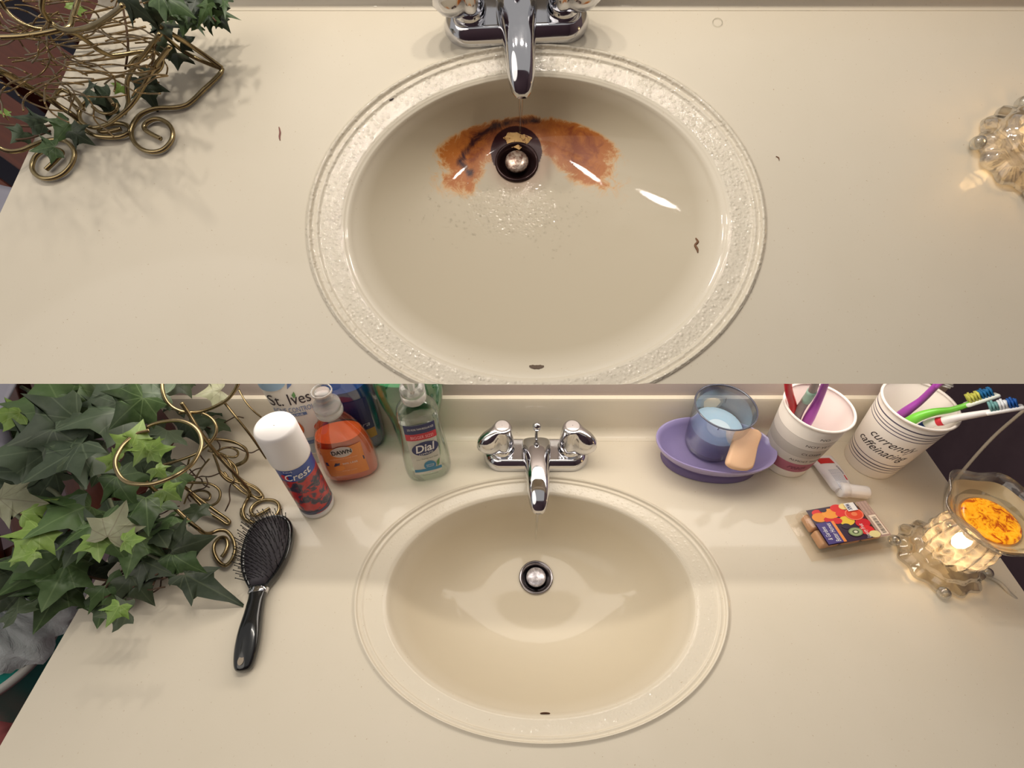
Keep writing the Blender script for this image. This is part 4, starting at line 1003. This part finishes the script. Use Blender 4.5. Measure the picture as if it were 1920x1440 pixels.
# ================================================================== WIRE STANDS
BR = mat('antique_brass', (156, 138, 100), .26, .95); n_ = NT(BR)
n_.link(n_.mix(n_.noise(45, 4, .6), lin((112, 98, 70)), lin((186, 166, 124))), n_.b.inputs['Base Color'])
TW = mat('thin_brass_wire', (134, 112, 78), .35, .8)
def zA(x, y): return (x/4., 700+y/4.)
def zB(x, y): return (x/4., 1000+y/4.)
def zC(x, y): return (360+x/5.333, 710+y/5.333)
def zU(x, y): return (x/3., y/3.)
def wires(root, pf, specs, org, m, name='scroll_wire'):
    inv = Vector(org)
    for sp in specs:
        zf, r, pts = sp
        P = []
        for q in pts:
            h = q[2]; px, py = zf(q[0], q[1]); P.append(pf(px, py, h+r)-inv)
        tube(name, P, r, m, root, 8, 7)
def hh(pts, *hs):
    """spread heights linearly over a traced path; hs = key heights"""
    n = len(pts); return [(x, y, float(np.interp(i/(n-1), np.linspace(0, 1, len(hs)), hs))) for i, (x, y) in enumerate(pts)]
o1 = pl(350, 930)
lw = empty('wire_plant_stand', at(LF, o1), 'brass scroll wire plant stand tangled in the big ivy', 'plant stand')
W1 = [
 (zA, .0022, hh([(1075, 440), (1110, 400), (1170, 375), (1250, 360), (1330, 355), (1400, 370), (1460, 405), (1500, 460), (1512, 530), (1490, 600), (1440, 680), (1370, 735), (1300, 775), (1210, 810), (1130, 830), (1040, 832), (960, 818), (905, 780), (870, 715), (865, 650), (890, 590), (930, 530), (985, 480), (1040, 450), (1120, 430)], .165, .18, .185, .18, .17)),
 (zA, .0022, hh([(1800, -40), (1790, 60), (1760, 130), (1700, 200), (1620, 245), (1540, 278), (1440, 295), (1360, 285), (1290, 250), (1245, 200), (1220, 130), (1215, 40)], .18, .15, .13, .14, .16)),
 (zA, .0019, hh([(1340, 300), (1430, 290), (1520, 300), (1590, 340), (1622, 400), (1615, 460), (1570, 525), (1500, 585), (1420, 625), (1300, 665), (1200, 690)], .12, .11, .09, .08)),
 (zA, .0024, hh([(1360, 220), (1420, 310), (1480, 410), (1560, 520), (1640, 620), (1740, 730), (1820, 820), (1868, 880), (1862, 930), (1835, 985), (1822, 1040), (1845, 1095), (1900, 1118)], .15, .12, .07, .03, .003, .003, .002)),
 (zC, .0024, hh([(500, 1300), (500, 1370), (560, 1425), (640, 1440), (740, 1435), (820, 1390), (868, 1320), (866, 1260), (820, 1220), (730, 1212), (650, 1240), (600, 1285), (590, 1330), (620, 1365), (680, 1352), (780, 1295)], .002, .002)),
 (zA, .0024, hh([(1080, 800), (1130, 850), (1200, 910), (1300, 1000), (1400, 1095), (1480, 1160), (1530, 1198), (1580, 1200), (1640, 1178), (1700, 1185), (1745, 1240), (1762, 1320), (1740, 1395), (1690, 1440), (1640, 1410), (1605, 1340), (1610, 1275), (1650, 1235), (1690, 1235), (1708, 1280), (1690, 1340), (1662, 1378)], .11, .06, .02, .003, .002, .002, .002)),
 (zA, .0022, hh([(1200, 720), (1340, 818), (1420, 880), (1520, 960), (1620, 1035), (1700, 1090), (1722, 1118), (1700, 1130), (1640, 1090), (1560, 1040), (1480, 960), (1420, 900)], .06, .03, .012, .003, .003, .01, .03)),
 (zA, .0018, hh([(1340, 822), (1440, 820), (1560, 825), (1630, 860), (1652, 905), (1635, 960), (1590, 990), (1520, 1000)], .03, .02, .012, .01)),
 (zA, .0016, hh([(1440, 895), (1500, 880), (1555, 890), (1578, 920), (1560, 950), (1520, 945), (1450, 925)], .01, .01)),
 (zA, .0018, hh([(1560, 500), (1640, 495), (1740, 510), (1820, 550), (1856, 600), (1848, 650), (1800, 685), (1750, 700)], .06, .04, .02, .01)),
 (zA, .0016, hh([(1620, 590), (1680, 560), (1740, 560), (1784, 590), (1770, 625), (1710, 625), (1650, 600), (1560, 580)], .03, .02, .02, .03)),
 (zA, .0017, hh([(1600, 600), (1630, 680), (1660, 760), (1730, 815), (1780, 780), (1765, 700), (1700, 640), (1640, 600)], .05, .03, .012, .02, .04)),
 (zA, .0017, hh([(1640, 720), (1700, 780), (1780, 820), (1860, 840), (1930, 880), (1960, 920), (1900, 925), (1820, 890), (1740, 820), (1680, 740)], .03, .012, .004, .004, .02)),
 (zC, .0017, hh([(240, 600), (330, 620), (450, 650), (530, 690), (552, 750), (520, 820), (440, 860)], .03, .02, .01)),
 (zC, .0017, hh([(320, 760), (400, 880), (420, 980), (500, 1080), (620, 1180), (690, 1210), (708, 1170), (640, 1090), (540, 1040), (440, 960), (380, 860)], .03, .012, .004, .004, .03)),
 (zA, .0017, hh([(1660, 190), (1700, 240), (1780, 340), (1860, 440), (1925, 530), (2000, 640)], .10, .08, .05, .015)),
 (zA, .0012, hh([(1790, 120), (1840, 210), (1900, 280), (1960, 330)], .10, .07)),
 (zA, .0012, hh([(1570, 640), (1500, 730), (1420, 880), (1380, 980)], .03, .004)),
 (zA, .0012, hh([(1420, 640), (1400, 720), (1370, 820)], .06, .02)),
 (zA, .0030, hh([(1080, 600), (1140, 650), (1200, 690)], .05, .06)),
 (zA, .0030, hh([(1000, 800), (1050, 720), (1110, 640)], .04, .06)),
]
for zf, r, pts in W1: wires(lw, pl, [(zf, r, pts)], o1, BR)
random.seed(11)
vs, fs = [], []
for k in range(36):
    x, y = random.uniform(230, 330), random.uniform(1000, 1110)
    if k > 24: x, y = random.uniform(330, 440), random.uniform(760, 960)
    P = []; a = random.uniform(0, 6.3)
    for j in range(7):
        P.append(pl(x, y, random.uniform(.004, .05))-o1); a += random.uniform(-.9, .9); x += 14*math.cos(a); y += 10*math.sin(a)
    v, f = tube_geo(catmull(P, 5), .0009, 5); o_ = len(vs); vs += v; fs += [tuple(i+o_ for i in ff) for ff in f]
tag(mk('tangled_twigs', vs, fs, mat('brown_twig', (74, 54, 38), .6), lw), kind='stuff')
o2 = pu(100, 200)
uw = empty('wire_plant_stand', at(UF, o2), 'bare brass scroll wire stand on the upper counter', 'plant stand')
W2 = [
 (zU, .0019, hh([(690, 30), (650, 65), (600, 100), (540, 135), (480, 158), (420, 170), (370, 170), (320, 150), (280, 118), (250, 80), (235, 40), (240, -20)], .13, .10, .09, .11)),
 (zU, .0021, hh([(760, 35), (830, 90), (900, 150), (980, 200), (1060, 250), (1150, 310), (1250, 383)], .07, .04, .003)),
 (zU, .0019, hh([(900, 150), (930, 200), (980, 250), (1050, 300), (1140, 345), (1250, 388)], .05, .02, .003)),
 (zU, .0021, hh([(1250, 385), (1240, 412), (1200, 455), (1140, 510), (1090, 560), (1045, 592), (980, 605), (900, 607), (840, 620), (785, 650), (748, 700), (738, 750), (755, 800), (800, 840), (860, 855), (920, 840), (962, 795), (972, 745), (950, 700), (905, 672), (860, 672), (820, 695), (812, 725), (850, 752), (905, 780)], .002, .002)),
 (zU, .0026, hh([(-40, 380), (0, 400), (60, 430), (130, 470), (200, 510), (280, 560), (340, 602), (400, 640), (440, 672)], .07, .05, .02, .006)),
 (zU, .0021, hh([(400, 640), (440, 680), (470, 725), (530, 760), (600, 772), (680, 768), (730, 740), (715, 705), (660, 693), (600, 702), (560, 718), (565, 740), (610, 740), (680, 725)], .006, .002, .002)),
 (zU, .0019, hh([(300, 560), (322, 520), (352, 508), (400, 530), (440, 570), (470, 620)], .02, .012, .01)),
 (zU, .0019, hh([(640, 590), (600, 545), (560, 540), (500, 562), (460, 605), (445, 650), (470, 695), (530, 718), (600, 700), (660, 660), (720, 610), (770, 550), (810, 480), (860, 390), (910, 320), (957, 262)], .02, .008, .008, .03, .07)),
 (zU, .0019, hh([(900, 190), (860, 245), (800, 320), (750, 385), (718, 450), (715, 520), (722, 580), (700, 640)], .08, .04, .01)),
 (zU, .0021, hh([(-30, 815), (10, 838), (60, 852), (120, 845), (180, 820), (240, 797), (310, 785), (370, 795), (410, 835), (418, 880), (395, 935), (350, 980), (290, 1003), (230, 1000), (190, 970), (180, 930), (200, 880), (240, 850), (290, 838), (335, 845), (348, 862), (310, 905), (258, 955)], .02, .004, .002, .002, .002)),
 (zU, .0018, hh([(380, 175), (440, 200), (500, 240), (560, 285), (620, 310), (700, 305), (800, 290), (875, 295), (912, 335), (900, 385), (850, 420), (790, 420), (740, 400)], .09, .06, .04, .02)),
 (zU, .0016, hh([(720, 380), (760, 330), (810, 315), (860, 330), (870, 370), (830, 400), (780, 390)], .02, .02)),
 (zU, .0016, hh([(520, 600), (560, 630), (610, 640), (650, 620), (655, 580), (620, 555)], .01, .01)),
 (zU, .0015, hh([(390, 550), (410, 590), (440, 625)], .01, .01)),
 (zU, .0016, hh([(0, 0), (30, 50), (90, 110), (180, 155), (260, 165)], .10, .08)),
 (zU, .0020, hh([(0, 210), (120, 205), (230, 190), (330, 170), (390, 150), (410, 90), (440, 0)], .09, .08)),
]
for zf, r, pts in W2: wires(uw, pu, [(zf, r, pts)], o2, BR)
for (x0, y0, x1, y1) in ((380, 262, 830, 215), (360, 350, 700, 320), (300, 478, 700, 425), (430, 80, 640, 40), (400, 175, 760, 120), (410, 230, 820, 150)):
    wires(uw, pu, [(zU, .0010, hh([(x0, y0), ((x0+x1)/2, (y0+y1)/2+6), (x1, y1)], .004, .006))], o2, TW, 'cross_wire')
random.seed(5); vs, fs = [], []
for k in range(60):
    x, y = random.uniform(-20, 260), random.uniform(-10, 190); P = []; a = random.uniform(-.6, .6)+(math.pi if random.random() < .5 else 0); hb_ = random.uniform(.02, .09)
    for j in range(8):
        P.append(pu(x, y, max(.004, hb_+random.uniform(-.012, .012)))-o2); a += random.uniform(-.55, .55); x += 24*math.cos(a); y += 15*math.sin(a)
        if x > 300: a = math.pi-a
    v, f = tube_geo(catmull(P, 5), .0007, 5); o_ = len(vs); vs += v; fs += [tuple(i+o_ for i in ff) for ff in f]
tag(mk('tangled_twigs', vs, fs, TW, uw), kind='stuff')

# ================================================================== IVY
def leaf_mesh(name, variant, m):
    random.seed(variant*3+1)
    half = [(0, 0), (.08, -.09), (.20, -.17), (.34, -.20), (.48, -.16), (.40, -.02), (.42, .10), (.54, .22), (.70, .42), (.50, .38), (.34, .42), (.22, .52), (.14, .70), (0, 1.0)]
    if variant == 2: half = [(x*.55, y if y < .5 else y*1.35) for x, y in half]
    if variant == 3: half = [(x*.85, y*.85) for x, y in half]
    out = [(x+random.uniform(-.02, .02)*(x > 0), y+random.uniform(-.02, .02)*(0 < y < 1)) for x, y in half]
    outl = [(-x*random.uniform(.88, 1.05), y+random.uniform(-.03, .03)) for x, y in half[1:-1]][::-1]
    ring = out+outl
    def zf(x, y): return -.16*abs(x)-.20*(y-.35)**2+.05*math.sin(7*x+5*y+variant)
    V = [(0, .25, zf(0, .25))]+[(x*.5, .25+(y-.25)*.5, zf(x*.5, .25+(y-.25)*.5)+.02) for x, y in ring]+[(x, y, zf(x, y)) for x, y in ring]
    n = len(ring); Fc = [(0, 1+k, 1+(k+1) % n) for k in range(n)]+[(1+k, 1+n+k, 1+n+(k+1) % n, 1+(k+1) % n) for k in range(n)]
    me = bpy.data.meshes.new(name); me.from_pydata(V, [], Fc); me.materials.append(m); me.polygons.foreach_set('use_smooth', [True]*len(me.polygons)); me.update()
    return me
def leaf_mat(name, c1, c2, vein):
    m = mat(name, c1, .42, spec=.4); n = NT(m)
    oi = n.new('ShaderNodeObjectInfo'); base = n.mix(oi.outputs['Random'], lin(c1), lin(c2))
    base = n.mix(n.ramp(n.noise(2.6, 4, .65), [(.3, (0,)*3), (.75, (.45,)*3)]), base, lin(vein))
    # veins: pale lines fanning out from the leaf stalk
    s_ = n.new('ShaderNodeSeparateXYZ'); n.link(n.coord(), s_.inputs[0])
    ax = n.math('ABSOLUTE', s_.outputs[0]); an = n.math('ARCTAN2', ax, n.math('ADD', s_.outputs[1], .02))
    w0 = None
    for a_ in (0, .62, 1.25, 1.95):
        d_ = n.math('ABSOLUTE', n.math('SUBTRACT', an, a_)); l_ = n.math('LESS_THAN', n.math('MULTIPLY', d_, n.math('ADD', ax, n.math('ABSOLUTE', s_.outputs[1]))), .012)
        w0 = l_ if w0 is None else n.math('MAXIMUM', w0, l_)
    base = n.mix(n.math('MULTIPLY', w0, .55), base, lin(vein))
    n.link(base, n.b.inputs['Base Color']); return m
LM = {'G': leaf_mat('ivy_dark', (54, 68, 52), (80, 96, 74), (104, 118, 94)), 'M': leaf_mat('ivy_mid', (44, 66, 34), (72, 98, 56), (108, 130, 86)), 'B': leaf_mat('ivy_bright', (94, 126, 50), (118, 146, 66), (146, 168, 94)),
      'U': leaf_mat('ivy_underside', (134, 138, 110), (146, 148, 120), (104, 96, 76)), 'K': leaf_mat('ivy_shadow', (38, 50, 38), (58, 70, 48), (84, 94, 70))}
LMESH = {(k, v): leaf_mesh('leaf', v, LM[k]) for k in LM for v in (0, 1, 2, 3)}
cam_l = Vector((0, 0, LH)); cam_u = Vector((0, 0, UH))
def put_leaf(root, org, pf, camp, px, py, size, kind, h, rot, variant=None, tilt=.7):
    p = pf(px, py, h); dist = (p-camp).length*.93
    s = size/F_PX*dist*.95
    toc = (camp-p).normalized(); nrm = (toc*.6+Vector((0, 0, 1))*.5+Vector((random.uniform(-tilt, tilt), random.uniform(-tilt, tilt), 0))).normalized()
    # 'up the picture' direction on the leaf plane
    upd = Vector((math.cos(math.radians(rot)), math.sin(math.radians(rot)), 0)); upd = (upd-nrm*upd.dot(nrm)).normalized(); x = upd.cross(nrm)
    M = Matrix((x, upd, nrm)).transposed().to_4x4(); M = Matrix.Translation(p-org-upd*s*.35)@M@Matrix.Scale(s, 4)
    v = random.choice((0, 1, 3)) if variant is None else variant
    o = bpy.data.objects.new('leaf', LMESH[(kind, v)]); COL.objects.link(o); o.parent = root; o.matrix_local = M
    return o
oi_ = pl(180, 950)
ivy = empty('ivy_plant', at(LF, oi_), 'large trailing ivy with grey green leaves at the lower left', 'ivy')
random.seed(21)
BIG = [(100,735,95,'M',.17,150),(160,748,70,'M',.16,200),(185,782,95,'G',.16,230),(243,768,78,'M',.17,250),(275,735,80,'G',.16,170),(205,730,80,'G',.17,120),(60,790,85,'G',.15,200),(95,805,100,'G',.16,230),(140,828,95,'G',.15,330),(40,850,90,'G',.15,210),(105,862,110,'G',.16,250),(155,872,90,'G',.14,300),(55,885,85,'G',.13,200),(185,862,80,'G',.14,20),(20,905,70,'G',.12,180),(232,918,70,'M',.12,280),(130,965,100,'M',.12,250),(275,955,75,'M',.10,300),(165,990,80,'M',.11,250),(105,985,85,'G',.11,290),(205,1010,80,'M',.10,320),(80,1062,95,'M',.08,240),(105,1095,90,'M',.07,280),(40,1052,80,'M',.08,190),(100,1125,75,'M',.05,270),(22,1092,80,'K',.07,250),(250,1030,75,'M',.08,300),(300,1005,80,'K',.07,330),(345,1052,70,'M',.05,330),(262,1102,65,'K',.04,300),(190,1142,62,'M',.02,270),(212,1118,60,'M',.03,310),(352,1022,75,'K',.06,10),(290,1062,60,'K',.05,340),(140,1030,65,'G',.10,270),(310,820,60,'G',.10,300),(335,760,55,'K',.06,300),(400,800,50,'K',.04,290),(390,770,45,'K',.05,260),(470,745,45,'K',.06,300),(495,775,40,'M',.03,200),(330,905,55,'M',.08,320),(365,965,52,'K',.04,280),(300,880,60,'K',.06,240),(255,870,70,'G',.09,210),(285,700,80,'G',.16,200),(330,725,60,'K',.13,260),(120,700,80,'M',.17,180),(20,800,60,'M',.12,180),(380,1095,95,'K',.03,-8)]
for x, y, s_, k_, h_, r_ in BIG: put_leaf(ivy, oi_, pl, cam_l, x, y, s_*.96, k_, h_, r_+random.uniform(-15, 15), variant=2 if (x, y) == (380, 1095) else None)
for x, y, s_, r_ in ((255, 818, 52, 100), (302, 842, 42, 20), (264, 850, 34, 260), (205, 862, 28, 180), (66, 952, 40, 40), (54, 1018, 50, 260), (44, 1042, 32, 220), (183, 1026, 48, 300), (10, 775, 40, 200), (318, 925, 34, 330), (250, 1012, 36, 10), (300, 885, 26, 330), (215, 1150, 30, 260)):
    put_leaf(ivy, oi_, pl, cam_l, x, y, s_*1.1, 'B', .175 if y < 900 else .13, r_, tilt=.2)
for x, y, s_, r_ in ((217, 976, 74, 90), (33, 938, 58, 0), (395, 735, 45, 200)): put_leaf(ivy, oi_, pl, cam_l, x, y, s_, 'U', .14, r_, tilt=.15)
for k in range(34):
    while True:
        x, y = random.uniform(-30, 400), random.uniform(700, 1150)
        if y < 720+430*min(1, max(0, (410-x)/150)) and not (x < 60 and 940 < y < 1040) and not (y > 1060 and x > 320): break
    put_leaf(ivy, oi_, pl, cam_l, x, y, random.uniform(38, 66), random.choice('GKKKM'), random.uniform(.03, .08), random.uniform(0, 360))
vine = mat('brown_vine', (98, 72, 50), .6); vine2 = mat('dusky_vine', (112, 118, 92), .6)
for pts, r, hs in (([(40, 725), (75, 745), (105, 768), (150, 780)], .0022, (.16, .15)), ([(90, 915), (105, 925), (122, 942), (150, 960)], .0024, (.12, .11)), ([(100, 870), (60, 900), (20, 930)], .0016, (.12, .11)), ([(105, 770), (130, 830), (150, 900), (170, 960), (230, 1010), (300, 1050)], .002, (.13, .05)), ([(125, 1078), (160, 1080), (210, 1088), (270, 1070), (320, 1020)], .0014, (.04, .03)), ([(150, 1080), (130, 1110)], .0012, (.04, .03)), ([(5, 945), (30, 965), (60, 985), (110, 1000)], .0022, (.10, .09)), ([(265, 1012), (240, 1060), (190, 1100), (170, 1130)], .0014, (.05, .02)), ([(160, 840), (190, 900), (215, 960)], .002, (.11, .09))):
    P = [pl(x, y, z)-oi_ for (x, y, z) in hh(pts, *hs)]; tube('vine', P, r, vine if r < .002 else vine2, ivy, 7, 5)
ou_ = pu(250, 120)
ivy2 = empty('ivy_sprigs', at(UF, ou_), 'thin ivy sprigs on the bare wire stand at the upper left', 'ivy')
random.seed(31)
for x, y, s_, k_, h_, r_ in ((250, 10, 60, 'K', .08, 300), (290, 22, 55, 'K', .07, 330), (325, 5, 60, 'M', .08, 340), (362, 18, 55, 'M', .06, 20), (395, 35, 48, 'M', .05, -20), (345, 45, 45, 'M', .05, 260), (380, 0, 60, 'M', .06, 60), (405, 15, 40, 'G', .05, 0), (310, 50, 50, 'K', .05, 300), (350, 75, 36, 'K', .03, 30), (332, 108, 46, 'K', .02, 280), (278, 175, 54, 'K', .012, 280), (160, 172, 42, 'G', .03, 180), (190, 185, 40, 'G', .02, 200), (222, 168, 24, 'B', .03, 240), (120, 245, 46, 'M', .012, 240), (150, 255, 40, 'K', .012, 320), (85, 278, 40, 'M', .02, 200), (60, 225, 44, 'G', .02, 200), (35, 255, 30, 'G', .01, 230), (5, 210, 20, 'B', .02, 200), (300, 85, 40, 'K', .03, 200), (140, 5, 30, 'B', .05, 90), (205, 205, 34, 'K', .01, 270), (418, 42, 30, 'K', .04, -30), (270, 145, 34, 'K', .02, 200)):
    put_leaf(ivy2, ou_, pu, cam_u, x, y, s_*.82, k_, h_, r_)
for k in range(34):
    put_leaf(ivy2, ou_, pu, cam_u, random.gauss(375, 26), random.gauss(14, 16), random.uniform(20, 34), random.choice('MMGK'), random.uniform(.03, .07), random.uniform(0, 360), variant=2)
for pts, r, hs in (([(0, 232), (40, 236), (90, 236), (128, 222)], .0011, (.012, .01)), ([(95, 245), (60, 258), (30, 262)], .0009, (.01, .01)), ([(230, 10), (240, 80), (235, 130)], .0010, (.05, .02)), ([(300, 20), (290, 90), (278, 165)], .0010, (.06, .01)), ([(360, 0), (385, 20), (405, 40)], .0009, (.06, .05))):
    P = [pu(x, y, z)-ou_ for (x, y, z) in hh(pts, *hs)]; tube('vine', P, r, vine, ivy2, 6, 5)

# ================================================================== SMALL LITTER, WATER
streamp = UF
def hair(Fr, pf, pts, r, m, label, cat, h=.0005):
    P = [pf(x, y, h) for x, y in pts]; o0 = P[0]; rr = [r*.5]+[r]*(len(P)-2)+[r*.4]
    o = tube('litter', [p-o0 for p in P], rr, m, None, 6, 5, M=at(Fr, o0)); o.name = cat.replace(' ', '_'); tag(o, label, cat)
hair(UF, pu, [(523, 238), (525, 248), (524, 256), (525, 263)], .0008, mat('rose_brown', (140, 92, 84), .6), 'short rosy brown fibre lying left of the stained sink', 'fibre')
hair(UF, pu, [(738, 184), (733, 187), (727, 188)], .0006, INK, 'tiny black fibre on the upper left of the stained sink rim', 'fibre', -.002)
hair(UF, lambda x, y, h: pu_s(x, y, .0006), [(1304, 447), (1308, 454), (1303, 460), (1307, 468), (1308, 474)], .0011, mat('brown_hair', (120, 84, 58), .6), 'curled brown fibre on the right wall of the stained bowl', 'fibre')
hair(UF, pu, [(1455, 293), (1460, 296), (1461, 301)], .0005, mat('brown_hair', (120, 84, 58), .6), 'tiny brown fibre right of the stained sink', 'fibre')
V, Fc = lathe_geo([(.0045, 0), (.0052, .0006), (.0050, .0012), (.0043, .0008)], 24)
p_ = pu(1345, 43); o = mk('water_drop_ring', V, Fc, clear_mat('water', (252, 252, 250), .55, .02, .04), M=at(UF, p_)); tag(o, 'small ring of water at the top right of the upper counter', 'water')
# droplets on the wet rim and on the floor of the stained bowl
random.seed(3); vs, fs = [], []
cr_, sr_ = math.cos(math.radians(UROT)), math.sin(math.radians(UROT))
def dome(x, y, z, r):
    o_ = len(vs)
    vs.append((x, y, z+r*.55))
    for q, (k1, k2) in enumerate(((.6, .42), (1., 0))):
        for i in range(7):
            a = 2*math.pi*i/7; vs.append((x+r*k1*math.cos(a), y+r*k1*math.sin(a), z+r*k2))
    for i in range(7):
        j = (i+1) % 7; fs.append((o_, o_+1+i, o_+1+j)); fs.append((o_+1+i, o_+8+i, o_+8+j, o_+1+j))
cnt = 0
while cnt < 2300:
    a = random.uniform(0, 2*math.pi); rho = random.choice((random.uniform(.865, .95), random.uniform(.865, .95), random.uniform(.99, 1.012)))
    ex, ey = UA*rho*math.cos(a), UB*rho*math.sin(a); x, y = UC[0]+cr_*ex-sr_*ey, UC[1]+sr_*ex+cr_*ey
    if y < f0.y+.003: continue
    dome(x, y, sink_profile(rho), random.uniform(.0004, .0011)); cnt += 1
for k in range(420):
    px, py = random.gauss(965, 85), random.gauss(400, 38)
    if py < 352 and abs(px-970) < 60: continue
    q = pu_s(px, py, 0); dome(q.x, q.y, q.z, random.uniform(.0005, .0016))
tag(mk('water_droplets', vs, fs, clear_mat('droplet_water', (255, 255, 254), .45, .03, .02), uroot), kind='stuff')
